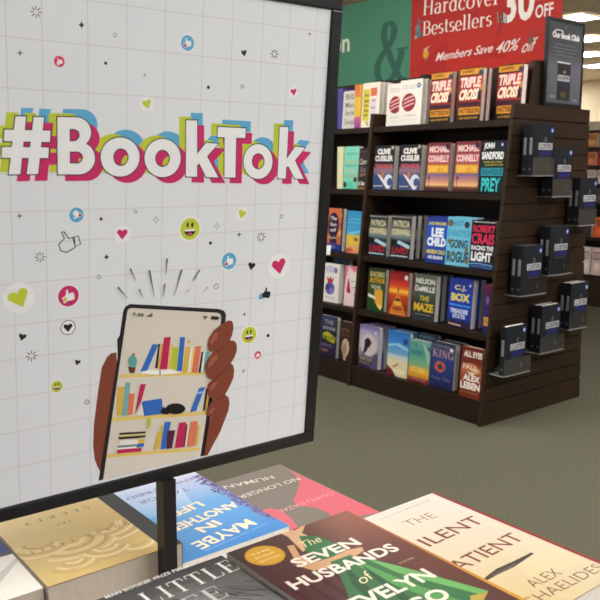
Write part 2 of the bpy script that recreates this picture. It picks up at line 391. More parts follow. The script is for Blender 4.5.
def art_yellow(a):
    a.rect(0, 0, 1, 1, (238, 230, 212)); a.rect(.10, .05, .42, .86, (226, 206, 50)); a.rect(.46, .70, .82, .88, (220, 110, 80))
    a.rect(.46, .30, .82, .66, (226, 214, 220))
    for y in (.26, .36, .47, .57, .70): T(a, 'READ', y, y+.055, (60, 62, 40), .14, .38, bold=.03)
    for y in (.42, .58): T(a, 'AND', y, y+.05, (110, 100, 110), .52, .76, bold=.03)
    a.ell(.18, .10, .14, .08, (240, 236, 226)); a.line([(.1, .86), (.1, .2), (.42, .05)], .004, (80, 70, 40))
def art_spineyp(a): a.rect(0, 0, 1, .28, (150, 60, 150), (220, 110, 150)); a.rect(0, .28, 1, .72, (236, 196, 60), (240, 190, 70)); a.rect(0, .72, 1, 1, (232, 140, 80), (226, 116, 78))
def art_cussler(a):
    a.ramp([(0, (60, 74, 110)), (.3, (52, 76, 128)), (.45, (150, 112, 128)), (.56, (40, 38, 52)), (1, (30, 30, 42))])
    a.ell(.78, .20, .22, .15, (214, 220, 228)); a.ell(.86, .18, .14, .09, (60, 84, 130)); a.poly([(.2, .36), (.36, .33), (.9, .03), (.72, .02)], (228, 222, 218))
    a.poly([(.38, .30), (.5, .26), (.58, .36), (.46, .42)], (190, 120, 60)); a.line([(.06, .08), (.5, .09)], .004, (210, 214, 224))
    T(a, 'CLIVE', .80, .93, (240, 236, 228), .16, .80, bold=.06); T(a, 'CUSSLER', .645, .775, (238, 230, 222), .06, .95, bold=.05)
    T(a, 'THE SEA WOLVES', .49, .58, (214, 96, 100), .1, .95, bold=.04); badge(a, .9, .95, (120, 110, 60))
def art_connelly(a):
    a.ramp([(0, (62, 34, 40)), (.09, (120, 62, 44)), (.13, (238, 190, 130)), (.22, (206, 140, 120)), (.36, (108, 90, 140)), (.42, (150, 92, 110)), (.6, (176, 78, 84)), (1, (118, 46, 56))])
    T(a, 'MICHAEL', .80, .93, (240, 206, 200), .08, .95, bold=.05); T(a, 'CONNELLY', .60, .745, (244, 206, 198), .05, .97, bold=.05)
    a.rect(.05, .37, .96, .55, (218, 150, 40)); T(a, 'DESERT STAR', .40, .52, (248, 206, 90), .08, .93, bold=.03)
    a.line([(.13, .05), (.13, .32)], .003, (40, 30, 40)); a.poly([(.06, .24), (.2, .27), (.15, .32)], (52, 40, 60)); a.ell(.86, .92, .09, .055, (48, 36, 60)); a.rect(0, 0, 1, .05, (60, 30, 34))
def art_sandford(a):
    a.ramp([(0, (14, 30, 34)), (.4, (18, 44, 48)), (1, (22, 26, 32))]); T(a, 'JOHN', .82, .96, (236, 238, 236), .12, .55, bold=.05); T(a, 'SANDFORD', .64, .79, (238, 240, 238), .06, .95, bold=.05)
    T(a, 'THE NEW VIRGIL FLOWERS', .575, .61, (220, 206, 70), .14, .9); T(a, 'LUCAS DAVENPORT NOVEL', .52, .555, (220, 206, 70), .22, .95)
    a.rect(.06, .33, .97, .48, (48, 150, 166)); T(a, 'RIGHTEOUS', .35, .46, (26, 84, 100), .1, .93, bold=.03); T(a, 'PREY', .03, .29, (62, 202, 204), .12, .88, bold=.03); badge(a, .86, .92, (40, 50, 110))
def art_livid(a):
    a.ramp([(0, (30, 44, 54)), (.24, (22, 30, 40)), (.40, (30, 48, 66)), (.5, (110, 128, 130)), (.62, (150, 150, 120)), (.72, (60, 66, 70)), (1, (24, 26, 30))])
    a.poly([(.3, .36), (.96, .24), (.98, .32), (.42, .42)], (180, 206, 220)); a.poly([(0, .3), (.36, .34), (.3, .42), (.0, .45)], (14, 16, 22))
    T(a, 'PATRICIA', .72, .87, (212, 206, 168), .1, .92, bold=.03); T(a, 'CORNWELL', .54, .68, (214, 204, 160), .05, .97, bold=.03); T(a, 'LIVID', .11, .26, (176, 34, 44), .1, .9, bold=.03)
    a.rect(.08, .05, .9, .075, (200, 214, 216)); a.rect(0, .94, 1, .965, (150, 150, 140))
def art_child(a):
    a.ramp([(0, (30, 46, 120)), (.5, (36, 84, 190)), (.75, (34, 80, 190)), (1, (40, 48, 128))])
    T(a, 'JACK REACHER', .80, .885, (222, 206, 60), .08, .93, bold=.04); T(a, 'LEE', .565, .76, (236, 240, 246), .24, .84, bold=.06); T(a, 'CHILD', .365, .55, (238, 242, 248), .05, .97, bold=.06)
    T(a, 'ANDREW CHILD', .20, .29, (224, 210, 70), .04, .97, bold=.04); T(a, 'NO PLAN B', .09, .165, (236, 240, 246), .14, .86, bold=.05)
def art_evan(a):
    a.rect(0, 0, 1, 1, (116, 196, 222), (110, 190, 218)); a.ell(.13, .87, .12, .075, (110, 100, 74)); a.ell(.81, .85, .11, .065, (52, 58, 66))
    T(a, 'JANET', .78, .93, (40, 140, 178), .26, .68, bold=.02); T(a, 'EVANOVICH', .60, .74, (44, 150, 188), .04, .97, bold=.02)
    T(a, 'GOING', .36, .54, (46, 66, 78), .16, .9, bold=.04); T(a, 'ROGUE', .07, .30, (48, 64, 74), .06, .96, bold=.04)
    for x, y in ((.12, .5), (.3, .25), (.92, .12), (.86, .34)): a.ell(x, y, .07, .05, (120, 110, 70)) if x < .9 else a.ell(x, y, .06, .06, (150, 110, 50))
def art_crais(a):
    a.ramp([(0, (24, 42, 74)), (.10, (40, 70, 120)), (.16, (16, 16, 24)), (1, (14, 13, 16))])
    T(a, 'ROBERT', .755, .90, (222, 44, 84), .07, .97, bold=.03); T(a, 'CRAIS', .515, .73, (224, 48, 88), .04, .97, bold=.03); T(a, 'RACING THE', .385, .485, (238, 238, 240), .05, .96, bold=.04); T(a, 'LIGHT', .16, .355, (242, 242, 246), .06, .92, bold=.05)
    a.line([(.02, .10), (.4, .12), (.97, .09)], .004, (130, 190, 230)); a.line([(.02, .05), (.5, .06), (.97, .03)], .003, (80, 140, 200)); a.rect(.05, .955, .98, .972, (190, 186, 180))
def art_navy(a):
    a.ramp([(0, (34, 52, 128)), (.16, (40, 60, 140)), (.17, (190, 104, 70)), (1, (206, 104, 66))])
    a.ell(.44, .60, .33, .30, (38, 26, 58)); a.poly([(.24, .17), (.70, .17), (.66, .34), (.3, .36)], (50, 34, 70))
    for t, y in (('The', .72), ('Sun', .58), ('of', .45)): T(a, t, y, y+.085, (226, 216, 222), .24, .62, bold=.03)
    T(a, 'Maple', .27, .34, (232, 200, 170), .08, .66); T(a, 'ROWLEY', .06, .11, (170, 190, 230), .1, .62)
    for x, y, r in ((.9, .62, .06), (.86, .42, .12), (.1, .88, .05), (.92, .84, .07), (.08, .4, .04)): a.ell(x, y, r, r*.6, (230, 160, 80) if r > .06 else (120, 40, 66))
    a.rect(.93, .0, 1, 1, (40, 30, 50))
def art_blue(a):
    a.ramp([(0, (226, 138, 104)), (.12, (232, 164, 110)), (.22, (206, 176, 90)), (.42, (214, 184, 84)), (.46, (70, 160, 206)), (1, (52, 146, 196))])
    for y in (.80, .72): a.line([(.1, y), (.4, y+.01), (.9, y)], .004, (120, 190, 220))
    a.poly([(.0, .5), (.3, .44), (1, .52), (1, .56), (.3, .5)], (120, 196, 226)); a.poly([(.1, .36), (.3, .44), (.42, .30), (.7, .44), (.92, .34), (.8, .22), (.2, .2)], (228, 190, 70)); a.ell(.62, .33, .14, .05, (150, 110, 50)); a.poly([(0, .0), (.5, .06), (.3, .14), (0, .1)], (190, 100, 70))
def art_mint(a):
    a.rect(0, 0, 1, 1, (120, 206, 178), (132, 214, 190)); 
    for y, c in ((.80, (70, 178, 150)), (.62, (206, 176, 130)), (.52, (100, 170, 150)), (.40, (206, 196, 160)), (.28, (190, 160, 120))): T(a, 'LESSONS IN', y, y+.055, c, .12, .9, bold=.03)
    a.ell(.14, .10, .13, .07, (40, 74, 66)); a.ell(.84, .22, .13, .06, (70, 60, 58)); a.poly([(.3, 0), (.72, 0), (.66, .16), (.36, .16)], (84, 200, 168))
def art_mintspine(a): a.rect(0, 0, 1, 1, (226, 222, 178), (228, 226, 186))
def art_darkscript(a):
    a.rect(0, 0, 1, 1, (44, 36, 44), (52, 40, 46)); T(a, 'Carrie', .60, .74, (200, 190, 186), .06, .95, shear=.3, bold=.02); T(a, 'Soto', .42, .55, (160, 150, 146), .2, .8, shear=.3); 
    a.poly([(.1, .30), (.9, .34), (.9, .42), (.1, .38)], (120, 96, 80)); T(a, 'is back', .09, .21, (226, 214, 206), .06, .95, bold=.03); a.rect(0, .0, 1, .05, (140, 110, 70)); a.rect(0, .9, 1, .92, (96, 80, 76))
def art_koontz(a):
    a.ramp([(0, (30, 66, 30)), (.3, (40, 70, 30)), (.6, (60, 74, 36)), (1, (44, 50, 28))]); T(a, 'BLACKBIRD', .80, .92, (200, 188, 120), .1, .95, bold=.02); T(a, 'AUTHOR', .66, .78, (200, 160, 40), .08, .98, bold=.04)
    T(a, 'NOVEL', .52, .61, (210, 206, 190), .2, .8, bold=.02); a.poly([(.42, .52), (.88, .5), (.9, .1), (.64, .10), (.4, .28)], (222, 164, 60)); a.poly([(.04, .40), (.46, .34), (.5, .28), (.04, .32)], (224, 224, 206)); a.poly([(.5, .2), (.8, .04), (.88, .14)], (244, 212, 120))
def art_fire(a):
    a.ramp([(0, (150, 44, 24)), (.2, (140, 40, 22)), (.46, (190, 70, 26)), (.56, (250, 190, 60)), (.62, (230, 110, 40)), (.72, (190, 44, 32)), (1, (110, 24, 26))])
    a.poly([(.42, .5), (.52, .5), (.95, .02), (.05, .02)], (206, 120, 40)); a.ell(.48, .28, .2, .05, (226, 170, 70)); a.ell(.48, .36, .12, .03, (60, 26, 20)); a.ell(.48, .58, .03, .07, (50, 30, 26)); a.ell(.48, .16, .26, .05, (160, 70, 30))
    T(a, 'HELL', .82, .94, (150, 30, 34), .15, .75, bold=.04); T(a, 'PARADISE', .68, .79, (214, 60, 48), .08, .92, bold=.03); badge(a, .85, .88, (200, 200, 210)); T(a, 'a thriller', .03, .06, (240, 200, 120), .2, .8)
def art_maze(a):
    a.ramp([(0, (46, 52, 56)), (.35, (40, 56, 50)), (.6, (70, 84, 74)), (1, (96, 98, 84))])
    T(a, 'NELSON', .80, .91, (216, 214, 204), .08, .94, bold=.03); T(a, 'DeMILLE', .63, .75, (218, 218, 210), .06, .96, bold=.03); T(a, 'THE', .425, .54, (196, 170, 46), .28, .72, bold=.04); T(a, 'MAZE', .20, .38, (214, 180, 44), .05, .94, bold=.05); T(a, 'A JOHN COREY NOVEL', .115, .14, (200, 200, 196), .1, .86)
def art_box(a):
    a.ramp([(0, (34, 34, 74)), (.2, (26, 50, 150)), (.6, (28, 62, 176)), (1, (34, 46, 130))])
    T(a, 'C.J.', .74, .87, (222, 208, 110), .22, .74, bold=.03); T(a, 'BOX', .535, .70, (226, 212, 100), .1, .9, bold=.05); a.line([(.05, .46), (.95, .45)], .009, (70, 150, 226)); T(a, 'TREASURE', .29, .385, (216, 226, 240), .1, .86, bold=.04); T(a, 'STATE', .19, .275, (206, 218, 238), .22, .76, bold=.04)
    a.poly([(0, .1), (.2, .18), (.4, .1), (.7, .16), (1, .08), (1, 0), (0, 0)], (40, 34, 56)); a.line([(.05, .07), (.6, .05)], .008, (206, 170, 150)); badge(a, .88, .88, (60, 70, 150))
def art_purplered(a): a.ramp([(0, (36, 40, 110)), (.3, (52, 44, 120)), (.7, (58, 36, 90)), (1, (104, 34, 50))]); a.rect(.1, .16, .7, .34, (232, 170, 90)); a.ell(.5, .68, .26, .09, (120, 90, 140)); T(a, 'NOVEL', .2, .3, (70, 40, 70), .15, .66)
def art_heart(a):
    a.rect(0, 0, 1, 1, (232, 226, 218)); a.ell(.46, .86, .4, .09, (186, 190, 214)); a.ell(.78, .84, .12, .08, (120, 124, 160)); a.ell(.26, .8, .12, .06, (216, 190, 200)); a.ell(.45, .36, .31, .16, (92, 80, 158)); a.ell(.3, .40, .13, .08, (60, 60, 120)); a.ell(.58, .30, .16, .08, (128, 116, 190)); a.poly([(.3, .5), (.6, .5), (.7, .66), (.54, .60), (.45, .70), (.4, .6), (.22, .66)], (170, 50, 58)); T(a, 'the heart novel', .10, .16, (160, 140, 170), .2, .75)
def art_pink(a):
    a.rect(0, 0, 1, 1, (226, 176, 184), (220, 110, 130)); a.poly([(.3, 1), (.1, .7), (.0, .4), (0, 0), (1, 0), (1, .9), (.7, .86)], (234, 206, 206)); a.poly([(.5, .80), (.9, .84), (.94, .5), (.64, .40), (.44, .60)], (224, 222, 208)); a.poly([(.24, .66), (.3, .7), (.5, .36), (.42, .30), (.16, .36)], (178, 44, 58)); a.line([(.5, .62), (.84, .64)], .006, (130, 160, 140)); a.line([(.6, .46), (.86, .5)], .006, (130, 160, 140)); a.ell(.8, .30, .06, .02, (190, 90, 100))
def art_darkyellow(a):
    a.ramp([(0, (30, 26, 44)), (.3, (50, 40, 66)), (.36, (30, 28, 36)), (.7, (36, 36, 56)), (1, (60, 64, 96))]); a.rect(.0, 0, .14, 1, (52, 68, 120)); a.poly([(.25, .44), (.9, .36), (.95, .50), (.5, .62), (.25, .56)], (186, 178, 40)); T(a, 'THE', .8, .9, (150, 150, 170), .3, .8, bold=.02); T(a, 'BOYS FROM', .66, .74, (170, 170, 180), .24, .9, bold=.02); T(a, 'BILOXI', .42, .52, (60, 58, 30), .3, .88, bold=.03); a.ell(.4, .16, .2, .04, (130, 80, 70)); T(a, 'NOVEL', .25, .32, (140, 110, 170), .2, .8)
def art_bird(a):
    a.ramp([(0, (30, 24, 24)), (1, (58, 38, 32))]); a.ell(.58, .36, .34, .22, (206, 180, 150)); a.ell(.5, .3, .2, .15, (170, 140, 116)); a.poly([(.4, .2), (.7, .2), (.66, .04), (.46, .04)], (190, 160, 134)); a.line([(.4, .5), (.46, .2)], .004, (110, 80, 60)); a.line([(.6, .54), (.6, .2)], .004, (110, 80, 60)); T(a, 'AFTER', .74, .83, (120, 80, 60), .15, .9, bold=.02); T(a, 'DEATH', .62, .70, (110, 70, 54), .15, .9, bold=.02)
def art_crow(a):
    a.ramp([(0, (40, 40, 66)), (.2, (66, 60, 90)), (.5, (196, 180, 186)), (.8, (176, 162, 190)), (1, (110, 98, 160))]); a.ell(.5, .55, .4, .26, (206, 190, 190)); a.ell(.45, .60, .17, .11, (34, 30, 40)); a.poly([(.3, .56), (.52, .54), (.42, .40), (.22, .28)], (36, 32, 42)); a.poly([(.56, .64), (.7, .62), (.56, .58)], (36, 30, 34)); a.poly([(.6, 0), (1, 0), (1, .42), (.8, .34)], (80, 74, 110)); T(a, 'DARK TALES', .17, .24, (190, 160, 96), .1, .7, bold=.02); T(a, 'FRIENDS', .08, .14, (170, 140, 90), .1, .6); badge(a, .84, .86, (150, 150, 200)); T(a, 'bestseller', .84, .88, (220, 214, 230), .1, .55)
def art_beach(a):
    a.ramp([(0, (222, 206, 160)), (.3, (226, 214, 166)), (.45, (190, 206, 200)), (.5, (110, 166, 206)), (.75, (60, 134, 206)), (1, (40, 106, 182))]); a.poly([(0, 0), (.46, 0), (.3, .12), (.0, .22)], (104, 26, 38)); a.line([(.3, .2), (.5, .26), (.56, .3)], .008, (140, 90, 60)); a.poly([(0, .62), (.4, .68), (1, .6), (1, .66), (.5, .74), (0, .68)], (150, 196, 226)); a.ell(.84, .80, .11, .07, (34, 70, 140)); a.ell(.6, .12, .3, .06, (236, 226, 186))
def art_teal(a):
    a.ramp([(0, (120, 30, 40)), (.10, (126, 40, 40)), (.12, (206, 140, 40)), (.28, (226, 172, 60)), (.42, (130, 176, 130)), (.7, (64, 150, 140)), (1, (110, 164, 150))]); T(a, 'THE', .82, .92, (60, 130, 120), .08, .4, bold=.02); T(a, 'WHITTIERS', .64, .76, (46, 120, 120), .06, .6, bold=.02); T(a, 'STEEL', .24, .36, (236, 196, 90), .1, .9, bold=.04); T(a, 'a family novel', .05, .085, (230, 190, 190), .08, .84); a.ell(.92, .82, .09, .07, (60, 76, 110)); a.poly([(.6, 1), (.9, .5), (1, .5), (1, .75)], (150, 190, 170))
def art_king(a):
    a.ramp([(0, (26, 32, 66)), (.3, (36, 50, 110)), (.7, (44, 66, 130)), (.86, (60, 72, 104)), (1, (40, 44, 62))]); a.text('KING', .08, .665, .95, .84, (206, 160, 128), serif=True, track=.1); T(a, 'STEPHEN', .89, .94, (150, 140, 140), .1, .8); 
    for k in range(9): a.ell(.42+.17*cos(k*.698), .47+.085*sin(k*.698), .075, .04, (196, 104, 70) if k % 2 else (170, 84, 66))
    a.ell(.42, .47, .1, .06, (60, 50, 90)); T(a, 'Fairy Tale', .17, .25, (128, 130, 170), .1, .88); a.ell(.86, .87, .07, .04, (230, 220, 230))
def art_leben(a):
    a.ramp([(0, (110, 44, 22)), (.3, (140, 56, 30)), (.55, (180, 100, 60)), (.7, (120, 46, 30)), (1, (110, 36, 24))]); T(a, 'ALL EYES', .80, .92, (240, 226, 210), .1, .97, bold=.05); a.ell(.45, .62, .32, .07, (200, 120, 60)); a.ell(.7, .56, .2, .06, (224, 170, 130)); T(a, 'FALL', .56, .66, (236, 206, 190), .1, .8, bold=.03); a.poly([(.3, .52), (.7, .5), (.55, .44)], (240, 226, 210)); T(a, 'ALEX', .34, .46, (246, 236, 226), .14, .95, bold=.05); T(a, 'LEBEN', .175, .315, (246, 236, 226), .04, .97, bold=.05); T(a, 'a novel of suspense', .10, .125, (220, 170, 140), .1, .9)

def shelf_book(row, x, w, h, t, cover, art, label, behind=0, bx=.0, tag_='', back=.03, lean=-.06, spine=None, hard=True, pages=None, blabel=None, yaw=0):
    z = ZS[row-1]; y = fy(z)+back
    zl = z+.0008+t*sin(abs(lean))
    r = book('hardcover_book' if hard else 'paperback_book', label, w, h, t, cover, art, spine=spine, loc=(x, y, zl), rot=(lean, 0, yaw), hard=hard, pages=pages)
    step = (t+.003)/cos(lean)
    for k in range(behind):
        order = ['right behind the front one', 'second behind the front one', 'third behind the front one'][k]
        dup(r, (x+bx*(k+1), y+step*(k+1), zl), '%s, %s' % (tag_, order), 'stacked copies: '+tag_)
    if behind: r['group'] = 'stacked copies: '+tag_
    return r
R1, R2, R3, R4, R5 = 1, 2, 3, 4, 5
# top shelf, right bay
shelf_book(1, -.928, .152, .238, .034, (230, 222, 210), art_redcircle, 'white book with dark red disc, left of its larger-looking twin on the top shelf', back=.064)
shelf_book(1, -.787, .166, .243, .034, (232, 224, 212), art_redcircle, 'white book with dark red disc and blue badge beside the orange thrillers', 1, .004, 'white red-disc book', back=.02)
for x, h, lb, n in ((-.572, .264, 'orange and red thriller leftmost of three on the top shelf', 1), (-.377, .268, 'orange and red thriller in the middle of three on the top shelf', 1), (-.123-.028, .272, 'orange and red thriller at the right end of the top shelf', 1)):
    shelf_book(1, x if x < -.2 else -.187, .150, h, .036 if x < -.2 else .042, (112, 32, 24), art_triple, lb, n if x < -.2 else 0, .003, 'orange-red thriller on the top shelf '+('left' if x < -.5 else 'middle' if x < -.3 else 'right')+' stack', back=.03 if x < -.2 else .10)
# top shelf, left bay
def spine_book(row, px_right, w, h, t, cover, art, label, back, hard=True):
    """a book shelved with its spine to the front"""
    y = fy(ZS[row-1])+back; x = px_right
    return book('hardcover_book' if hard else 'paperback_book', label, w, h, t, cover, lambda a: a.rect(0, 0, 1, 1, cover), loc=(x, y, ZS[row-1]+.0008), rot=(0, 0, pi/2), spine_art=art, hard=hard)
spine_book(1, -1.345, .15, .252, .045, (78, 70, 150), art_purple, 'narrow purple book spine at the left end of the top shelf', .10)
shelf_book(1, -1.338, .128, .230, .030, (206, 200, 190), art_whitetext, 'pale grey book with hand-lettered title on the top shelf', hard=False, back=.09)
spine_book(1, -1.152, .15, .258, .050, (226, 190, 70), art_spineyp, 'book spine in orange, yellow and magenta on the top shelf', .07)
shelf_book(1, -1.150, .148, .262, .030, (232, 226, 210), art_yellow, 'cream book with yellow lettered strip next to the divider', 2, .002, 'cream yellow-strip book', back=.075)
# second shelf, right bay
shelf_book(2, -.957, .160, .250, .044, (30, 30, 44), art_cussler, 'dark blue sea thriller leftmost on the second shelf, next to the divider')
shelf_book(2, -.753, .160, .250, .050, (30, 30, 44), art_cussler, 'dark blue sea thriller, second copy beside the red sunset novel')
shelf_book(2, -.547, .158, .256, .044, (110, 40, 50), art_connelly, 'red sunset crime novel, left of two on the second shelf')
shelf_book(2, -.352, .158, .258, .050, (110, 40, 50), art_connelly, 'red sunset crime novel, right of two, beside the black and teal book')
shelf_book(2, -.176, .148, .258, .035, (20, 24, 30), art_sandford, 'black book with white author name and teal title at the end of second shelf', 2, 0, 'black and teal book', back=.012)
# second shelf, left bay
shelf_book(2, -1.214, .125, .252, .030, (122, 206, 180), art_mint, 'mint green book with small figures on the second shelf', 0, hard=False)
spine_book(2, -1.218, .13, .252, .050, (226, 222, 178), art_mintspine, 'pale yellow-green book edge left of the mint green book', .03, False)
shelf_book(2, -1.084, .082, .240, .030, (44, 36, 44), art_darkscript, 'dark book with white script lettering squeezed against the divider')
# third shelf
shelf_book(3, -.948, .148, .240, .044, (24, 26, 30), art_livid, 'dark grey crime novel with red title, nearest the divider on the third shelf')
shelf_book(3, -.768, .152, .246, .040, (24, 26, 30), art_livid, 'dark grey crime novel with red title, second copy on the third shelf', 2, .006, 'dark grey red-title novel')
shelf_book(3, -.500, .142, .250, .034, (34, 46, 120), art_child, 'royal blue book with white and yellow author names on the third shelf', 1, .004, 'royal blue thriller')
shelf_book(3, -.358, .158, .254, .040, (116, 196, 222), art_evan, 'light blue book with dark playful title on the third shelf', 1, .008, 'light blue novel')
shelf_book(3, -.182, .150, .246, .040, (14, 13, 16), art_crais, 'black book with pink author name and white title at right of third shelf', 2, 0, 'black pink-name thriller', back=.009)
shelf_book(3, -1.330, .150, .262, .034, (40, 30, 50), art_navy, 'orange and navy illustrated book above the small white price card')
shelf_book(3, -1.142, .140, .252, .034, (52, 146, 196), art_blue, 'sky blue and golden book beside the divider on the third shelf')
# fourth shelf
shelf_book(4, -.915, .140, .250, .032, (40, 50, 30), art_koontz, 'dark green book with yellow lettering at the left of the fourth shelf', 1, .004, 'dark green yellow-lettered book')
shelf_book(4, -.742, .150, .248, .036, (110, 24, 26), art_fire, 'fiery red and orange book on the fourth shelf', 1, .004, 'fiery red book')
shelf_book(4, -.553, .158, .252, .040, (60, 66, 60), art_maze, 'grey-green book with large yellow title on the fourth shelf', 2, .006, 'grey-green maze book')
shelf_book(4, -.304, .154, .256, .048, (30, 50, 140), art_box, 'deep blue book with yellow author name on the fourth shelf', 1, .008, 'deep blue western novel')
spine_book(4, -.024, .13, .250, .046, (44, 40, 100), art_purplered, 'narrow purple book spine with orange label at right end of fourth shelf', .03)
shelf_book(4, -1.315, .142, .238, .046, (226, 220, 212), art_heart, 'white book with purple round drawing on the fourth shelf', hard=False)
shelf_book(4, -1.118, .112, .240, .034, (226, 176, 184), art_pink, 'pink and white book leaning by the divider on the fourth shelf', hard=False)
shelf_book(4, -1.312, .150, .282, .034, (40, 62, 84), art_purplered if False else (lambda a: a.rect(0, 0, 1, 1, (40, 62, 84), (58, 84, 108))), 'tall slate blue book standing behind the white book', back=.10)
# bottom shelf
shelf_book(5, -.946, .160, .252, .040, (110, 100, 150), art_crow, 'lilac book with dark bird on the bottom shelf beside the divider', 2, .006, 'lilac dark-bird book')
shelf_book(5, -.709, .160, .258, .036, (60, 130, 196), art_beach, 'blue sky and sand book on the bottom shelf', 1, .006, 'blue sky and sand book')
shelf_book(5, -.541, .150, .232, .040, (110, 164, 150), art_teal, 'teal and yellow book on the bottom shelf')
shelf_book(5, -.545, .150, .262, .034, (40, 66, 100), lambda a: (a.rect(0, 0, 1, 1, (40, 66, 100)), T(a, 'STATION', .88, .96, (130, 160, 190), .1, .9, bold=.02)), 'taller dark blue book standing behind the teal and yellow book', back=.085)
shelf_book(5, -.384, .160, .250, .050, (30, 36, 66), art_king, 'navy book with orange flower emblem and serif author name, bottom shelf', 1, .008, 'navy flower-emblem book')
shelf_book(5, -.164, .134, .264, .036, (110, 40, 24), art_leben, 'rust red book with white block lettering at right end of bottom shelf', back=.012)
shelf_book(5, -1.318, .168, .258, .034, (40, 44, 80), art_darkyellow, 'dark book with yellow title patch on the bottom shelf, left bay')
shelf_book(5, -1.122, .100, .246, .036, (44, 32, 30), art_bird, 'dark brown book with pale shell shape by the divider, bottom shelf')

# ------------------------------------------------------------------ clear pockets on the slatwall end, each with copies of one black book
def art_cloister(a):
    a.rect(0, 0, 1, 1, (30, 32, 38), (34, 37, 46)); a.rect(.24, .50, .93, .63, (206, 204, 206)); T(a, 'CLOISTERS', .515, .612, (62, 62, 70), .27, .90, bold=.03); T(a, 'THE', .655, .685, (170, 150, 140), .5, .64)
    a.poly([(.30, .39), (.90, .39), (.84, .48), (.34, .48)], (40, 42, 108)); T(a, 'KATY HAYS', .33, .37, (90, 96, 110), .3, .86)
    for k in range(5): a.line([(.58+.26*cos(.5+k*.5), .74+.10*sin(.5+k*.5)), (.58+.32*cos(.5+k*.5), .74+.14*sin(.5+k*.5))], .0025, (76, 80, 88))
    a.poly([(.55, .72), (.58, .69), (.61, .72), (.58, .76)], (150, 140, 130)); a.ell(.88, .88, .075, .05, (84, 110, 190)); a.ell(.88, .88, .03, .03, (226, 232, 246)); a.ell(.8, .16, .05, .06, (88, 92, 98)); a.line([(.2, .2), (.45, .3), (.5, .1)], .002, (62, 66, 74))
def spine_cloister(s):
    s.rect(0, 0, 1, 1, (24, 25, 30)); s.rect(.28, .40, .72, .72, (176, 176, 178))
    for k in range(8): s.rect(.34, .41+.038*k, .66, .432+.038*k, (70, 70, 76))
    s.rect(.3, .1, .7, .14, (90, 92, 100))
RZ = pi/2
# cover's left bottom corner (y, z), copies, wide pocket or narrow, where on the end panel
spots = [(.200, 1.250, 2, 0, 'topmost left pocket on the slatwall end'), (.372, 1.146, 2, 0, 'second pocket down, under the topmost'), (.622, .992, 2, 0, 'far right pocket just under the upper two'),
         (.384, .748, 2, 1, 'pocket high in the middle of the slatwall end'), (.158, .662, 2, 1, 'pocket left of and below the middle one'), (.600, .440, 2, 0, 'lower far right pocket by the open carpet'),
         (.348, .346, 2, 1, 'lower middle pocket on the slatwall end'), (.056, .272, 1, 1, 'lowest and leftmost pocket on the slatwall end')]
first_book = None; pockets = {}
BWD, BHT, BT = .166, .246, .031
for i, (y, z, n, wide, where) in enumerate(spots):
    if wide not in pockets:
        e0, e1 = (.012, .040) if wide else (.002, .002)
        p = pockets[wide] = thing('acrylic_book_holder', 'clear acrylic book holder, '+where, 'book holder', (0.0006, y, z), (0, 0, 0), 'clear holders on the slatwall end')
        MB().box(0, .002, .04, BWD-.04, -.004, .155).obj('back_plate', ACR, p)
        MB().box(.090, .0925, -e0, BWD+e1, -.004, .082).obj('front_plate', ACR, p)
        MB().box(.0021, .0899, -e0, BWD+e1, -.004, -.001).box(.0921, .0935, -e0, BWD+e1, -.005, .0005).obj('base_plate', ACR_EDGE, p)
    else: dup(pockets[wide], (0.0006, y, z), 'clear acrylic book holder, '+where)
    for k in range(n):
        loc = (.0875-.0335*k, y, z+.0005); lb = ('front black book with white title band, ' if k == 0 else 'black book behind the front copy, ')+where.replace(' on the slatwall end', '')
        if not first_book:
            first_book = book('hardcover_book', lb, BWD, BHT, BT, (26, 27, 32), art_cloister, spine_art=spine_cloister, group='black books on the slatwall end', loc=loc, rot=(0, 0, RZ))
        else: dup(first_book, loc, lb)

# ------------------------------------------------------------------ framed sign on the end of the bookcase
fs = thing('framed_sign', 'black framed book club sign standing on top of the bookcase end', 'sign', (-.012, .400, H+.0015), (0, -.015, 0))
FWd, FHt = .332, .430
MB().box(-.005, .010, 0, FWd, 0, .018).box(-.005, .010, 0, FWd, FHt-.012, FHt).box(-.005, .010, 0, .014, .018, FHt-.012).box(-.005, .010, FWd-.014, FWd, .018, FHt-.012).obj('frame', BLACK, fs)
a = Art(FWd-.026, FHt-.028)
a.ramp([(0, (84, 89, 94)), (.12, (94, 96, 100)), (.45, (104, 102, 112)), (.62, (74, 76, 80)), (1, (62, 65, 68))])  # dark sheet with its glare put into the lifted greys
for x0, x1, t in ((.0, .62, 1),): a.text('Our Book Club', .12, .80, .90, .875, (232, 230, 224), bold=.045)
a.ell(.30, .885, .13, .02, (210, 208, 200)); a.ell(.30, .876, .10, .016, (58, 62, 66)); a.ell(.49, .945, .03, .018, (96, 100, 104))
for k, (q0, q1) in enumerate(((.2, .8), (.16, .84), (.18, .80), (.24, .74))): a.text('read together with us every month', q0, .715-.043*k, q1, .737-.043*k, (150, 152, 154))
a.rect(.30, .05, .68, .50, (46, 44, 44)); a.rect(.28, .505, .66, .52, (214, 214, 210)); a.rect(.31, .285, .66, .36, (176, 174, 174)); a.text('CLOISTERS', .33, .305, .64, .345, (70, 70, 74), bold=.03); a.rect(.36, .22, .62, .26, (52, 50, 76)); a.ell(.50, .40, .03, .02, (140, 134, 126))
a.text('TODAY', .10, .07, .26, .10, (190, 192, 196)); a.text('NOVEL', .76, .05, .9, .08, (180, 182, 186)); a.ell(.48, .12, .08, .04, (84, 78, 48))
a.obj('printed_sheet', fs, basis((.0072, .013, .014), (0, 1, 0), (0, 0, 1), (1, 0, 0)))
MB().box(-.004, .0070, .0135, FWd-.0135, .0175, FHt-.0115).obj('backing_board', BLACK, fs)

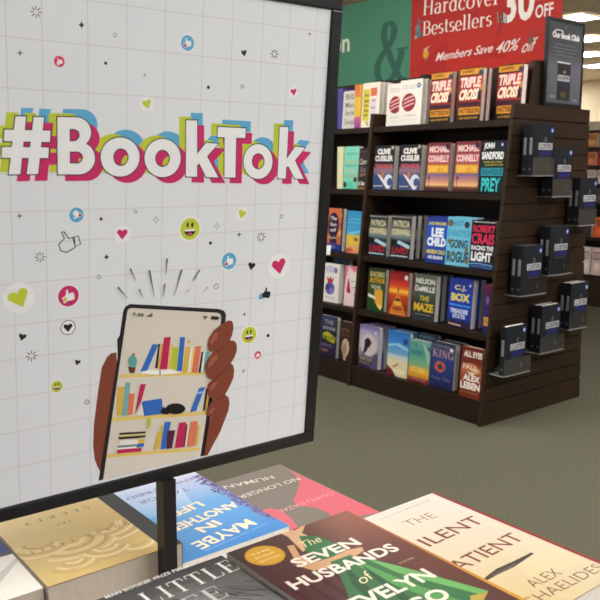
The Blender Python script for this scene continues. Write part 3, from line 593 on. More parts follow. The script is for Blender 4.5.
# ------------------------------------------------------------------ big topper signs on the spine of the bookcase
def panel_sign(name, label, x0, x1, z0, z1, y, base, art):
    t = thing(name, label, 'sign', (x0, y, z0)); w, h = x1-x0, z1-z0
    MB().box(0, w, 0, .006, 0, h).obj('panel', mat('sign_%d_%d_%d' % base, base, .5), t)
    a = Art(w, h); art(a); a.obj('sign_print', t, FRONT)
    for x in (w*.2, w*.8): MB().box(x-.02, x+.02, -.11, .007, -.011, -.0002).box(x-.02, x+.02, -.0018, -.0006, -.0002, .012).box(x-.02, x+.02, .0066, .0078, -.0002, .012).obj('bracket', BLACK, t)
    return t
RYP = .550; rx0, rx1, rz0, rz1 = -1.071, -.032, 1.8245, 2.345
def RP(px):
    q = pix(px, (0, RYP, 0), Vector((0, 1, 0))); return (q.x-rx0, q.z-rz0)
def art_red(a):
    w, h = rx1-rx0, rz1-rz0; a.w = a.h = 1
    a.quadgrad([(0, 0), (w, 0), (w, h), (0, h)], [(186, 38, 24), (190, 40, 26), (174, 33, 24), (170, 31, 22)])
    for p, q, r in (((0, .05), (.3, .20), (.28, .0)), ((.35, .1), (.75, .16), (.7, .05)), ((.2, .25), (.5, .33), (.55, .26)), ((.6, .3), (.95, .45), (.9, .28))): a.poly([p, q, r], (172, 31, 22))
    def tx(t, p, q, hh, **k): a.along(t, RP(p), RP(q), hh, (236, 226, 214), **k)
    tx('Hardcover', (423.5, 8), (500, -4), .088, serif=True, track=.03)
    tx('Bestsellers', (423, 29), (492, 18), .082, serif=True, track=.03)
    a.along('30', RP((503.5, 4.5)), RP((535, -0.5)), .20, (240, 230, 220), bold=.03)
    a.along('%', RP((537, -8)), RP((549, -10)), .085, (238, 228, 218), bold=.02)
    a.along('OFF', RP((535.5, 12)), RP((553.5, 8.5)), .066, (238, 228, 218), bold=.02)
    a.along('Members Save', RP((437, 57)), RP((493.5, 47.5)), .048, (236, 214, 206), bold=.014, shear=.5)
    a.along('40%', RP((497, 48)), RP((519, 44)), .060, (236, 214, 206), bold=.014, shear=.5)
    a.along('off', RP((523, 46.5)), RP((536, 43.5)), .066, (232, 208, 200), bold=.014, shear=.5)
    # small festive ornaments
    c = RP((418.5, 30)); 
    for dx, dy, r, cc in ((0, -.02, .034, (96, 112, 116)), (-.006, .012, .026, (110, 126, 128)), (.004, .044, .018, (90, 106, 110)), (-.02, -.04, .014, (190, 150, 140)), (.018, -.036, .016, (70, 96, 104))): a.ell(c[0]+dx, c[1]+dy, r*.8, r*.8, cc, 7)
    a.poly([(c[0]-.006, c[1]+.05), (c[0]+.006, c[1]+.05), (c[0], c[1]+.075)], (110, 120, 120))
    c = RP((426, 54)); a.ell(c[0], c[1], .022, .026, (214, 156, 40)); a.poly([(c[0]-.02, c[1]+.03), (c[0]+.034, c[1]+.044), (c[0]+.01, c[1]+.026), (c[0]-.01, c[1]+.01)], (214, 170, 140)); a.poly([(c[0]-.014, c[1]-.024), (c[0]+.02, c[1]-.026), (c[0]+.004, c[1]-.045)], (150, 92, 66))
    c = RP((502, 17)); 
    for k in range(6): a.line([(c[0]-.03+.012*k, c[1]+.03-.012*(k % 3)), (c[0]-.02+.010*k, c[1]-.03-.01*(k % 2))], .006, (70, 66, 66) if k % 2 else (150, 140, 134))
    a.line([c, (c[0]-.016, c[1]-.06), (c[0]-.04, c[1]-.10)], .006, (96, 60, 56)); c = RP((531, 38)); a.line([(c[0]-.006, c[1]+.05), (c[0], c[1]-.01)], .006, (120, 74, 66)); a.ell(c[0], c[1]-.012, .016, .022, (120, 84, 70), 8); a.line([(c[0]+.016, c[1]+.03), (c[0]+.012, c[1]-.02)], .005, (110, 70, 64))
panel_sign('hanging_sign', 'large red hardcover bestsellers discount sign on top of the bookcase', rx0, rx1, rz0, rz1, RYP, (140, 22, 20), art_red)
GYP = .560; gx0, gx1, gz0, gz1 = -2.10, -1.05, 1.8245, 2.347
def GP(px):
    q = pix(px, (0, GYP, 0), Vector((0, 1, 0))); return (q.x-gx0, q.z-gz0)
def art_green(a):
    w, h = gx1-gx0, gz1-gz0; a.w = a.h = 1
    a.rect(0, 0, w, h, (70, 132, 104)); a.text('Fiction', .002, .225, .468, .35, (224, 226, 206), bold=.02)
    p = GP((374, 85)); q = GP((409, 17)); vs = q[1]-p[1]
    a.text('&', p[0], p[1], q[0], q[1], (44, 94, 78), serif=True)
panel_sign('hanging_sign', 'large green sign with darker ampersand behind the red sign', gx0, gx1, gz0, gz1, GYP, (70, 132, 104), art_green)

# ------------------------------------------------------------------ far bookcase
fx0, fx1, fyy = -2.35, -.70, 3.76
fb = thing('bookcase', 'distant dark bookcase seen past the right end of the near bookcase', 'bookcase', (0, 0, 0))
for x in (fx0, fx1): MB().box(x-.02, x, fyy, fyy+.42, 0, 1.66).obj('side_panel', WOOD, fb)
MB().box(fx0, fx1-.0205, fyy+.40, fyy+.42, 0, 1.66).obj('back_panel', WOODV, fb)
MB().box(fx0-.02, fx1, fyy-.01, fyy+.42, 1.6605, 1.74).obj('top_board', mat('pale_board', (200, 186, 164), .6), fb)
FZ = [1.505, 1.335, 1.165, .99, .66, .30]
for z in FZ: MB().box(fx0+.0005, fx1-.0205, fyy+.01, fyy+.3995, z-.03, z).obj('shelf', WOODV, fb)
MB().box(fx0+.0005, fx1-.0205, fyy+.005, fyy+.02, 0, .27).obj('kick_panel', WOOD, fb)
fcol = [[(206, 140, 84), (196, 170, 140), (120, 110, 104)], [(214, 120, 80), (190, 60, 50), (160, 150, 150)], [(226, 210, 196), (222, 200, 190), (240, 160, 170)], [(216, 130, 140), (96, 80, 76), (190, 110, 90)], [(60, 46, 50), (226, 104, 50), (70, 60, 64)], [(232, 222, 206), (226, 196, 190), (236, 226, 206)]]
fnm = ['top', 'second', 'third', 'fourth', 'fifth', 'lowest']; cn = ['left', 'middle', 'right']
fh = [.13, .13, .13, .13, .19, .26]
for k, z in enumerate(FZ):
    for j in range(3):
        cc = fcol[k][j]
        def fa(a, cc=cc):
            a.rect(0, 0, 1, 1, cc); d = tuple(int(v*.7) for v in cc); a.rect(.1, .55, .9, .85, d); a.ell(.5, .3, .28, .16, tuple(min(255, int(v*1.15)) for v in cc)); T(a, 'NOVEL', .62, .78, cc, .18, .82, bold=.03)
        book('paperback_book', '%s of three small face-out books on the %s shelf of the distant bookcase' % (cn[j], fnm[k]), .115, fh[k], .03, cc, fa, loc=(-1.83+.135*j, fyy+.03, z+.0008+.03*sin(.05)), rot=(-.05, 0, 0), hard=False, group='books in the distant bookcase')
wc = thing('shelf_card', 'small bright white shelf card on the distant bookcase under the top row', 'shelf card', (-1.66, fyy+.004, 1.455), (-.2, 0, 0))
MB().box(0, .14, -.002, 0, 0, .05).obj('card', WHITE, wc)

# ------------------------------------------------------------------ display table and the stacks of paperbacks
TZ = .758
tb = thing('display_table', 'dark display table under the stacks of paperbacks in the foreground', 'table', (1.82, -2.86, 0))
MB().box(-.40, .40, -.56, .455, TZ-.03, TZ).obj('tabletop', WOOD, tb, bevel=.004)
MB().box(-.35, .35, -.50, .40, TZ-.11, TZ-.0305).obj('apron', WOOD, tb)
for sx in (-.32, .32):
    for sy in (-.47, .37): MB().box(sx-.03, sx+.03, sy-.03, sy+.03, 0, TZ-.1105).obj('leg', WOOD, tb)

class Sheet(Art):
    """art on a cover lying on the table; S() turns a measured point of the photo into cover metres"""
    def setup(s, loc, rz): s.loc = Vector(loc); s.ex = Vector((cos(rz), sin(rz), 0)); s.ey = Vector((-sin(rz), cos(rz), 0)); s.w = s.h = 1
    def S(s, *px):
        q = pix(px, s.loc, Vector((0, 0, 1)))-s.loc; return (q.dot(s.ex), q.dot(s.ey))
    def polyp(s, pts, col): return s.poly([s.S(*p) for p in pts], col)
def table_book(name, label, w, h, t, top, corner, rz, cover, art, group, n, pages=None, spine=None, under=None, jig=()):
    """corner = the front cover's own bottom left; the text runs along rz"""
    loc = (corner[0], corner[1], top); rot = (-pi/2, 0, rz)
    r = book(name, label, w, h, t-.0009, cover, lambda a: None, loc=loc, rot=rot, hard=False, pages=pages, spine=spine)
    for c in list(r.children):
        if c.name.startswith('cover_print'): bpy.data.objects.remove(c)
    a = Sheet(1, 1, 1e-5); a.setup(loc, rz); art(a, w, h); a.obj('cover_print', r, FRONT)
    r['group'] = group
    for k in range(1, n):
        jx, jy = jig[k-1] if k-1 < len(jig) else (0, 0)
        dup(r, (corner[0]+jx, corner[1]+jy, top-k*t), under or 'lower copy in the stack under the '+group)
    return r
def clipwh(w, h): return [(0, 0), (w, 0), (w, h), (0, h)]
UP, DN = pi/2, -pi/2

def art_secret(a, w, h):
    w2 = w; e = .019
    a.quadgrad(clipwh(w, h), [(220, 192, 132), (226, 204, 154), (212, 182, 112), (206, 172, 100)])
    rnd = random.Random(3)
    def mixc(t): return tuple(int(p+(q-p)*t) for p, q in zip((200, 164, 94), (234, 212, 156)))
    for cx, cy, a0, a1, n, r0, dr in ((.34, .60, 20, 200, 9, .006, .0042), (.62, .66, 10, 190, 8, .006, .0046), (.82, .58, -20, 160, 7, .005, .0044), (.46, .80, -10, 170, 7, .004, .0038), (.72, .84, 0, 170, 6, .004, .0036), (.25, .86, 10, 180, 5, .004, .004)):
        for k in range(n, 0, -1):
            pts = [(min(w*.985, max(e+.001, x)), min(h*.985, y)) for x, y in arc(w*cx, h*cy, r0+dr*k, (r0+dr*k)*.8, a0+4*k, a1-5*k, 12)]
            a.line(pts, dr*1.1, mixc(.5+.5*sin(k*1.9+cx*9)), up=.1)
    ik = (92, 72, 44); S = a.S
    a.along('DONNA TARTT', S(129, 523), S(30, 553.5), .0062, ik, serif=True, track=.75)
    a.along('THE', S(71, 520.5), S(57, 525), .0045, ik, serif=True, track=.6)
    a.along('SECRET', S(88.5, 507), S(24, 525), .0072, ik, serif=True, track=.7)
    a.along('A NOVEL', S(86, 563), S(70, 570), .004, (190, 150, 70), track=0)
    a.rect(0, h-.0012, w, h, (190, 160, 106)); a.quadgrad([(0, 0), (e, 0), (e, h), (0, h)], [(32, 30, 29)]*4)
SHw, SHh = .132, .203
# opposite-facing row: text runs towards -y, cover top towards the near side
table_book('paperback_book', 'gold sculpture-print paperback with dark spine strip, facing away beside the sign post', SHw, SHh, .0304, .907, (1.7466-SHh, -2.7195), DN, (120, 100, 70), art_secret, 'gold paperback', 5, pages=PAGES_SHADED)

def art_maybe(a, w, h):
    S = a.S
    a._put([(0, 0), (w, 0), (w, h*.45), (0, h*.45), (w, h), (0, h)], [(0, 1, 2, 3), (3, 2, 4, 5)], [(214, 212, 232), (196, 208, 234), (104, 170, 222), (98, 164, 220), (46, 128, 200), (50, 132, 204)])
    a.quadgrad([(w*.3, h*.2), (w, h*.1), (w, h*.45), (w*.4, h*.45)], [(206, 214, 236), (190, 206, 234), (122, 180, 226), (136, 188, 228)])
    rnd = random.Random(8)
    for k in range(420):
        v = rnd.random(); y = h*(.08+.80*v); x = w*(.004+.13*rnd.random()**1.7*(.55+.45*abs(sin(v*13)))*(1-.5*v)); g = .0009+.0014*rnd.random(); a.poly([(max(0.0003, x+g*1.3*cos(q*1.57+k)), min(h*.97, y+g*sin(q*1.57+k))) for q in range(4)], rnd.choice([(92, 78, 138), (110, 92, 150), (130, 112, 168), (84, 70, 120)]), .04)
    for k in range(7): a.ell(w*(.955+.03*rnd.random()), h*(.62+.12*rnd.random()), .004, .004, (150, 74, 110), 7)
    cr = (250, 232, 200)
    a.along('MAYBE', S(252, 521.5), S(196, 547), .0185, cr, bold=.018); a.along('IN', S(218, 522), S(199, 531), .0155, cr, bold=.03)
    a.along('ANOTHER', S(237, 503.5), S(168, 531), .0165, cr, bold=.03); a.along('LIFE', S(201.5, 503.5), S(171, 515), .0155, cr, bold=.03)
    a.along('A NOVEL', S(181, 497), S(168, 501), .004, (244, 226, 206)); pu = (136, 130, 178)
    a.along('TAYLOR', S(188, 489), S(138.5, 503.5), .010, pu, bold=.01); a.along('JENKINS REID', S(196, 477), S(126, 499.5), .010, pu, bold=.01)
    a.along('THE NEW YORK TIMES BESTSELLER', S(268, 523), S(205, 551.5), .0032, (130, 190, 232))
MYh = .200
table_book('paperback_book', 'sky blue paperback with cream title, facing away, right of the sign post', .135, MYh, .0246, .881, (1.7385-MYh, -2.582), DN, (150, 190, 226), art_maybe, 'sky blue paperback', 5, pages=PAGES)

def art_human(a, w, h):
    S = a.S; gy = (122, 110, 98); pk = (212, 94, 106)
    a.rect(0, 0, w, h, gy)
    def cl(pts): return [(min(w, max(0, x)), min(h, max(0, y))) for x, y in pts]
    a.poly(cl([S(281, 466), S(289, 470), S(297, 477), S(299.5, 484), S(297, 492), S(293, 501), S(300, 506), S(316, 507.5), S(328, 513), S(335, 520), (0, h), S(381, 511.5)]), pk)
    a.poly(cl([S(258, 511), S(270, 508), S(280, 510), S(290, 517), S(298, 527), S(285, 536), S(250, 530)]), pk)
    ct = (214, 204, 190)
    a.along('NO LONGER', S(299, 478.5), S(239, 497.5), .0108, ct, bold=.005); a.along('HUMAN', S(273.5, 477), S(224, 487.5), .0112, ct, bold=.005)
    a.along('OSAMU DAZAI', S(333, 493), S(281, 511), .0090, (238, 150, 154))
HMh = .207
table_book('paperback_book', 'grey and coral paperback with wavy shapes, beyond the sky blue one', .132, HMh, .0205, .840, (1.711-HMh, -2.416), DN, (138, 124, 110), art_human, 'grey and coral paperback', 4)

def art_white(a, w, h):
    a.rect(0, 0, w, h, (244, 238, 228)); S = a.S
    def cl(pts): return [(min(w, max(0, x)), min(h, max(0, y))) for x, y in pts]
    a.poly(cl([S(27, 558), S(21, 556), S(-20, 592), S(-10, 595)]), (214, 208, 198)); c = S(-2, 545); a.poly(cl(ellp(c[0], c[1], .030, .026)), (70, 70, 84)); a.poly(cl(ellp(c[0], c[1], .02, .018)), (40, 52, 120)); a.ell(w*.4, h*.4, .03, .03, (60, 66, 90))
table_book('paperback_book', 'white paperback with dark blue round picture at the lower left corner', .132, .203, .0245, .905, (1.741-.203, -2.8535), DN, (240, 234, 224), art_white, 'white paperback', 6, pages=PAGES_SHADED)

def art_little(a, w, h):
    S = a.S
    a._put([(0, 0), (w, 0), (w, h*.80), (0, h*.80), (w, h), (0, h)], [(0, 1, 2, 3), (3, 2, 4, 5)], [(150, 148, 146), (120, 118, 116), (104, 102, 100), (110, 108, 106), (58, 57, 57), (72, 71, 70)])
    rnd = random.Random(5)
    for k in range(8): r = .062-.006*k; v = 104+9*k; a.ell(w*.56, h*.50, r*1.05, r*1.3, (v, v-1, v-2), 26)
    for k in range(44):
        x = w*(.12+.84*rnd.random()); y = h*(.70+.13*rnd.random()); v = rnd.choice([46, 58, 74, 96, 120]); a.line([(x, y), (min(w, x+.012), y-.006-.01*rnd.random()), (min(w, x+.022), y-.022)], .0012, (v, v, v), up=.2)
    for x in (.36, .74): a.ell(w*x, h*.56, .014, .006, (44, 42, 42)); a.line([(w*(x-.12), h*.61), (w*x, h*.64), (w*(x+.12), h*.61)], .005, (52, 50, 50))
    a.poly([(w*.52, h*.56), (w*.6, h*.56), (w*.64, h*.40), (w*.48, h*.40)], (150, 148, 146)); a.ell(w*.56, h*.31, .02, .006, (70, 66, 66))
    wt = (240, 236, 230)
    a.along('A LITTLE', S(112, 613), S(233.5, 564), .0200, wt, serif=True, track=.08); a.along('LIFE', S(150, 622), S(222, 590.5), .0200, (214, 210, 204), serif=True, track=.08)
    a.along('MAN BOOKER PRIZE FINALIST', S(105, 598), S(198, 562), .0046, (232, 228, 222), bold=.02)
LLh = .203
table_book('paperback_book', 'grey portrait paperback with white serif title, bottom edge of the photo', .135, LLh, .0449, .9376, (1.8405+LLh, -2.7358-.135), UP, (90, 88, 86), art_little, 'grey portrait paperback', 4)

def art_seven(a, w, h):
    S = a.S
    a._put([(0, 0), (w, 0), (w, h*.6), (0, h*.6), (w, h), (0, h), (w*.55, h*.6), (w*.55, h), (w*.55, 0)], [(0, 8, 6, 3), (8, 1, 2, 6), (3, 6, 7, 5), (6, 2, 4, 7)], [(72, 36, 36), (84, 48, 42), (112, 62, 50), (80, 40, 40), (158, 96, 74), (62, 50, 46), (92, 50, 46), (104, 74, 66), (78, 42, 40)])
    for k in range(5): x = w*(.04+.10*k); a.quadgrad([(x, 0), (x+.006, 0), (x+.004, h*.62), (x, h*.62)], [(70, 30, 32)]*4)
    def cl(pts): return [(min(w, max(0, x)), min(h, max(0, y))) for x, y in pts]
    def P(col, *pts): a.poly(cl([S(*p) for p in pts]), col)
    sk = (216, 166, 124)
    P((224, 180, 140), (280, 533), (285, 527), (300, 522), (305, 526), (302, 533), (308, 536), (313, 543), (303, 552), (296, 545), (288, 537))
    P((150, 60, 56), (291, 529), (298, 526), (299, 528), (293, 531))
    P((66, 118, 72), (299, 536), (318, 536), (332, 542), (348, 553), (345, 560), (330, 566), (318, 560), (306, 551))
    P(sk, (287, 546), (294, 545), (300, 556), (312, 563), (330, 558), (348, 550), (362, 547), (364, 551), (352, 558), (332, 566), (314, 571), (298, 566))
    P((58, 112, 66), (330, 562), (350, 555), (372, 560), (402, 567), (440, 577), (488, 591), (484, 597), (470, 606), (440, 625), (352, 612), (347, 592), (340, 576))
    P((112, 178, 100), (362, 557), (402, 567), (488, 591), (486, 596), (440, 584), (398, 573))
    P((90, 156, 84), (356, 560), (398, 578), (470, 604), (460, 610), (392, 584), (358, 566))
    P((40, 86, 52), (344, 566), (362, 580), (392, 612), (382, 612), (352, 584))
    P((40, 88, 54), (360, 564), (392, 584), (428, 612), (420, 614), (382, 586))
    P((186, 160, 70), (470, 596), (488, 592), (484, 600), (472, 606))
    a.quadgrad([(w-.0042, 0), (w, 0), (w, h), (w-.0016, h)], [(214, 150, 44), (216, 156, 52), (176, 104, 70), (170, 100, 70)])
    c = S(265, 555.5); a.ell(c[0], c[1], .0172, .0172, (204, 150, 44), 32); a.ell(c[0], c[1], .0158, .0158, (214, 162, 54), 32)
    for k, (t, v) in enumerate((('THE', .007), ('BESTSELLER', .0), ('EDITION', -.007))): a.text(t, c[0]-.010, c[1]+v-.0016, c[0]+.010, c[1]+v+.0016, (240, 214, 150), bold=.02)
    cr = (248, 238, 222)
    a.along('The', S(300.5, 546), S(320, 538.5), .011, (240, 226, 186), bold=.0, shear=.35)
    a.along('SEVEN', S(293.5, 564.5), S(357, 541), .0150, cr, bold=.03); a.along('HUSBANDS', S(290, 586.5), S(395, 546.5), .0150, cr, bold=.03)
    a.along('of', S(358.5, 581.5), S(370, 574), .012, (240, 226, 186), bold=.0, shear=.35)
    a.along('EVELYN', S(352, 606), S(430, 572.5), .0165, cr, bold=.03); a.along('HUGO', S(373, 623), S(446, 592), .0165, cr, bold=.03)
    a.along('A NOVEL', S(399, 564), S(414, 557.5), .0026, (214, 170, 120)); P((120, 60, 50), (418, 562), (424, 560), (425, 563), (420, 564))
SVh = .207
table_book('paperback_book', 'maroon paperback with green gown and cream title in the front row', .137, SVh, .0262, .9414, (1.846+SVh, -2.734), UP, (84, 44, 42), art_seven, 'maroon gown paperback', 7, spine=(176, 168, 164))

def art_silent(a, w, h):
    S = a.S
    a._put([(0, 0), (w, 0), (w, h*.5), (0, h*.5), (w, h), (0, h)], [(0, 1, 2, 3), (3, 2, 4, 5)], [(214, 186, 120), (220, 204, 172), (226, 212, 188), (222, 202, 168), (230, 224, 213), (228, 217, 199)])
    a.quadgrad([(w*.5, h*.2), (w*.95, h*.1), (w*.95, h*.4), (w*.6, h*.42)], [(220, 204, 156), (222, 206, 168), (225, 213, 183), (225, 208, 174)])
    a.quadgrad([(0.004, 0), (.012, 0), (.008, h), (.004, h)], [(222, 160, 40), (224, 170, 60), (230, 200, 140), (226, 180, 90)])
    def P(col, *pts): a.poly([S(*p) for p in pts], col)
    P((72, 62, 54), (481, 581), (487, 576), (496, 569), (515, 560.5), (531, 552.5), (534, 553.5), (523, 561), (514, 567), (497, 575), (488, 580), (487, 585), (485, 581))
    P((112, 92, 76), (489, 577), (500, 571), (518, 562), (512, 567), (496, 575))
    br = (126, 62, 46)
    a.along('THE', S(405.5, 524.5), S(433.5, 514.5), .0118, (170, 124, 100), bold=-.01); a.along('ILENT', S(423, 543.5), S(478.5, 518.5), .0165, br, bold=.004); a.along('S', S(405, 552), S(417, 546.5), .0160, br)
    a.along('ATIENT', S(453, 568), S(517.5, 535.5), .0165, br, bold=.004); a.along('P', S(436, 576.5), S(446, 571.5), .0160, br); a.along('ALEX', S(529, 585), S(557.5, 571), .0110, (120, 84, 56), bold=-.01); a.along('MICHAELIDES', S(508, 613), S(600, 566), .0110, (120, 84, 56), bold=-.01)
    a.along('#1 NEW YORK TIMES BESTSELLER', S(380, 520), S(430, 500), .0028, (180, 160, 140))
    a.quadgrad([(w-.0042, 0), (w, 0), (w, h), (w-.0042, h)], [(150, 40, 36)]*4)
    a.quadgrad([(0, 0), (.0046, 0), (.0046, h), (0, h)], [(206, 140, 34)]*4)
SLh = .208
table_book('paperback_book', 'cream paperback with torn-slash cover and red edge at the right of the table', .137, SLh, .0246, .930, (1.851+SLh, -2.478-.137), UP, (150, 44, 40), art_silent, 'cream torn-slash paperback', 7, pages=PAGES)

# ------------------------------------------------------------------ the sign in the foreground
SG = .59
TR = CAM+(Vector((1.41199, -2.24738, 1.50646))-CAM)*SG        # inner top right corner of the poster
hx = Vector((.03102, .99950, .00559)).normalized(); up = Vector((.09418, -.00849, .99552)); up = (up-hx*up.dot(hx)).normalized(); nn = hx.cross(up)
PWd, PHt = .552*SG, .701*SG
BLc = TR-hx*PWd-up*PHt
POLE_S = PWd-.2695*SG
pole_top = BLc+hx*POLE_S-up*.0115
base_z = TZ+.0005
root = Vector((pole_top.x, pole_top.y, base_z))
sg = thing('poster_sign', 'black framed white poster of a phone full of books on a table stand', 'sign', root)
Mp = Matrix.Translation(-root) @ basis(BLc, hx, up, nn)
fr, fd = .0122, .012
fm = MB().box(-fr, PWd+fr, -.0118, 0, -fd, .002).box(-fr, PWd+fr, PHt, PHt+fr, -fd, .002).box(-fr, 0, 0, PHt, -fd, .002).box(PWd, PWd+fr, 0, PHt, -fd, .002)
fm.obj('frame', BLACK, sg, Mp, bevel=.0012)
poster = MB().box(.0002, PWd-.0002, .0002, PHt-.0002, -.003, 0).obj('poster', WHITE, sg, Mp)
MB().box(.0002, PWd-.0002, .0002, PHt-.0002, -fd, -.0032).obj('backing_board', BLACK, sg, Mp)
pl = pole_top-root
MB().box(pl.x-.0066, pl.x+.0066, pl.y-.0066, pl.y+.0066, .006, pl.z).obj('post', BLACK, sg)
MB().box(pl.x-.0085, pl.x+.064, -.06, .014, 0, .006).obj('base', BLACK, sg, bevel=.001)
def S(x, y):
    q = pix((x, y), BLc, nn)-BLc; return (q.dot(hx), q.dot(up))
def L2(pts): return [S(*p) for p in pts]
PKc, BLUE, LIME, DK, WHT = (204, 46, 106), (96, 172, 214), (196, 206, 60), (44, 42, 44), (238, 238, 238)

paper = Art(eps=.000012); paper.rect(0.0004, 0.0004, PWd-.0004, PHt-.0004, (228, 230, 234))
for px in (8, 43.5, 88.2, 126.7, 164, 201, 230, 259.7, 285.8, 312):
    x = S(px, 100)[0]; paper.line([(x, .001), (x, PHt-.001)], .0008, (212, 211, 212), up=False)
for px, py in ((170, 11.5), (60, 42), (300, 106), (310, 143), (310, 173), (270, 204), (0, 244.5), (0, 285), (0, 327), (0, 361.5), (0, 400), (0, 435), (0, 471)):
    y = S(px, py)[1]; paper.line([(.001, y), (PWd-.001, y)], .0008, (213, 212, 213), up=False)
paper.obj('printed_grid', poster, Mp, INK_POSTER)

def off_loop(pts, d):
    n = len(pts); ar = sum(pts[i][0]*pts[(i+1) % n][1]-pts[(i+1) % n][0]*pts[i][1] for i in range(n)); sgn = 1 if ar > 0 else -1; R = []
    for i in range(n):
        p0, p1, p2 = pts[i-1], pts[i], pts[(i+1) % n]
        def nrm(a, b):
            dx, dy = b[0]-a[0], b[1]-a[1]; l = math.hypot(dx, dy) or 1; return (sgn*dy/l, -sgn*dx/l)
        n1, n2 = nrm(p0, p1), nrm(p1, p2); mx, my = n1[0]+n2[0], n1[1]+n2[1]; q = mx*mx+my*my or 1
        k = min(2*d/q, 2.2*d) if d > 0 else max(2*d/q, 2.2*d); R.append((p1[0]+mx*k, p1[1]+my*k))
    return R
def resample(pts, n=48):
    P = pts+[pts[0]]; ls = [math.hypot(P[i+1][0]-P[i][0], P[i+1][1]-P[i][1]) for i in range(len(pts))]; tot = sum(ls); R = []
    for k in range(n):
        d = tot*k/n
        for i, l in enumerate(ls):
            if d <= l or i == len(ls)-1: t = d/l; R.append((P[i][0]+(P[i+1][0]-P[i][0])*t, P[i][1]+(P[i+1][1]-P[i][1])*t)); break
            d -= l
    return R
def earc(cx, cy, rx, ry, a0, a1, n=10): return [(cx+rx*cos(math.radians(a0+(a1-a0)*i/n)), cy-ry*sin(math.radians(a0+(a1-a0)*i/n))) for i in range(n+1)]
loops = []   # ('p', polygon) or ('r', outer, inner)
def LP(*pts): loops.append(('p', L2(pts)))
def LR(o, i): loops.append(('r', L2(o), L2(i)))
LP((15.2, 116.3), (26, 116.5), (20.3, 174.2), (8.6, 174.5)); LP((33.6, 116.8), (44, 117.3), (38, 174), (26.6, 174.2))
LP((4.4, 129.6), (50.5, 130.6), (49.8, 142), (3.6, 141.2)); LP((1.8, 146.8), (48.8, 147.4), (48.2, 158), (1.6, 157.8))
# B: stem, then two bowls each with its own counter
def bowl(xl, yt, yb, xr, cxl, cyt, cyb, cxr):
    ry = (yb-yt)/2; cy = (yt+yb)/2; rx = min(ry, (xr-xl)*.55); o = [(xl, yb), ]+earc(xr-rx, cy, rx, ry, -90, 90, 14)+[(xl, yt)]
    r2 = (cyb-cyt)/2; c2 = (cyt+cyb)/2; q = min(r2, (cxr-cxl)*.6); i = [(cxl, cyb)]+earc(cxr-q, c2, q, r2, -90, 90, 14)+[(cxl, cyt)]
    LR(o, i)
LP((57.2, 117), (69.5, 117.2), (69.8, 174.3), (57.7, 174.4))
bowl(60, 117.2, 147.6, 91, 69.2, 129, 141.2, 79.4)
bowl(60, 142.0, 174.4, 95, 69.6, 151.6, 163.4, 82.8)
LR(ellp(120, 157, 19.5, 19.6), ellp(120.8, 157.2, 7.6, 8.8)); LR(ellp(162.5, 158, 18.1, 19.2), ellp(162.4, 158.4, 7.3, 8.6))
LP((186, 120.2), (197, 120.4), (197, 176.8), (185.7, 176.5)); LP((195.5, 156), (206, 142.7), (218.2, 143.8), (204, 159.5), (196, 166)); LP((196.5, 158), (203.5, 150), (218.3, 177.4), (206, 177.1))
LP((217.6, 126.8), (245.6, 128.3), (245.2, 138), (217.4, 137.2)); LP((224.6, 128), (236.3, 128), (235.2, 177.6), (224.2, 177.4))
LR(ellp(257.9, 161.5, 14.5, 17.4), ellp(258.1, 161.3, 6.3, 8)); LP((279.6, 126.7), (288.3, 127), (285.6, 178.5), (277.3, 178.3))
LP((285.8, 160), (295.2, 146.4), (305, 147.8), (293.8, 161.5), (285.7, 168)); LP((286, 162), (291.5, 153.5), (303.6, 179), (294.6, 178.5))
hl = Art(eps=.000012); hl.n = 4
def shift(a, b): p, q = S(*a), S(*b); return (q[0]-p[0], q[1]-p[1])
def draw(col, sh=(0, 0), d=0):
    for l in loops:
        mv = lambda P: [(x+sh[0], y+sh[1]) for x, y in P]
        if l[0] == 'p': P = off_loop(l[1], d) if d else l[1]; hl.poly(mv(P), col, False)
        else:
            o = off_loop(l[1], d) if d else l[1]; i = off_loop(l[2], -d) if d else l[2]; hl.band(mv(o), mv(i), col, False)
        hl.n += .12
    hl.n += 1
dd = .0008
draw(BLUE, shift((150, 150), (155.5, 143)), dd*.6); draw(LIME, shift((150, 150), (143.4, 147.2)), dd*.6); draw(PKc, shift((150, 150), (157, 155.6)), dd*.8)
draw((40, 38, 44), (0, 0), dd); draw((240, 240, 240))
hl.obj('headline_lettering', poster, Mp, INK_POSTER)['label'] = 'white hashtag lettering with pink, blue and lime offsets'

# phone illustration
ph = Art(eps=.000012); ph.n = 4
def PP(col, *pts): ph.poly(L2(pts), col)
BRN, BR2, BR3 = (132, 68, 50), (164, 94, 70), (112, 56, 44)
PP(BRN, (116.5, 352.5), (111.5, 353), (107, 357), (101.7, 367.5), (97.5, 395), (93.8, 425), (93, 446), (94.6, 459), (97.5, 467), (100.4, 472), (103, 460), (117, 368))
PP((38, 36, 40), (98.5, 480.6), (117.6, 357), (117.2, 339), (119.6, 336), (123.2, 311), (125.2, 306.6), (130, 304), (160, 305.6), (219, 309), (224, 310.8), (226, 314.5), (225.6, 319), (204.2, 455.6))
PP((222, 213, 200), (103.2, 479.3), (127.2, 311.6), (128.6, 309), (131.6, 308), (160, 309.6), (217.5, 312.8), (220.6, 314.4), (221.4, 318), (200.3, 456.6))
def Z(*pts): return [(80+.35*x, 280+.35*y) for x, y in pts]
YEL, MAG, BLU, ORG, TEA, LIM, DRK, CRM = (226, 194, 104), (196, 38, 88), (56, 110, 196), (226, 122, 88), (122, 176, 178), (186, 200, 60), (52, 36, 42), (240, 236, 226)
YE2 = (222, 184, 76)
for q in (((112, 270), (357, 262), (356, 271), (111, 280)), ((91, 393), (372, 374), (370, 384), (90, 405)), ((77, 497), (343, 478), (342, 487), (76, 508))): PP((232, 204, 116), *Z(*q))
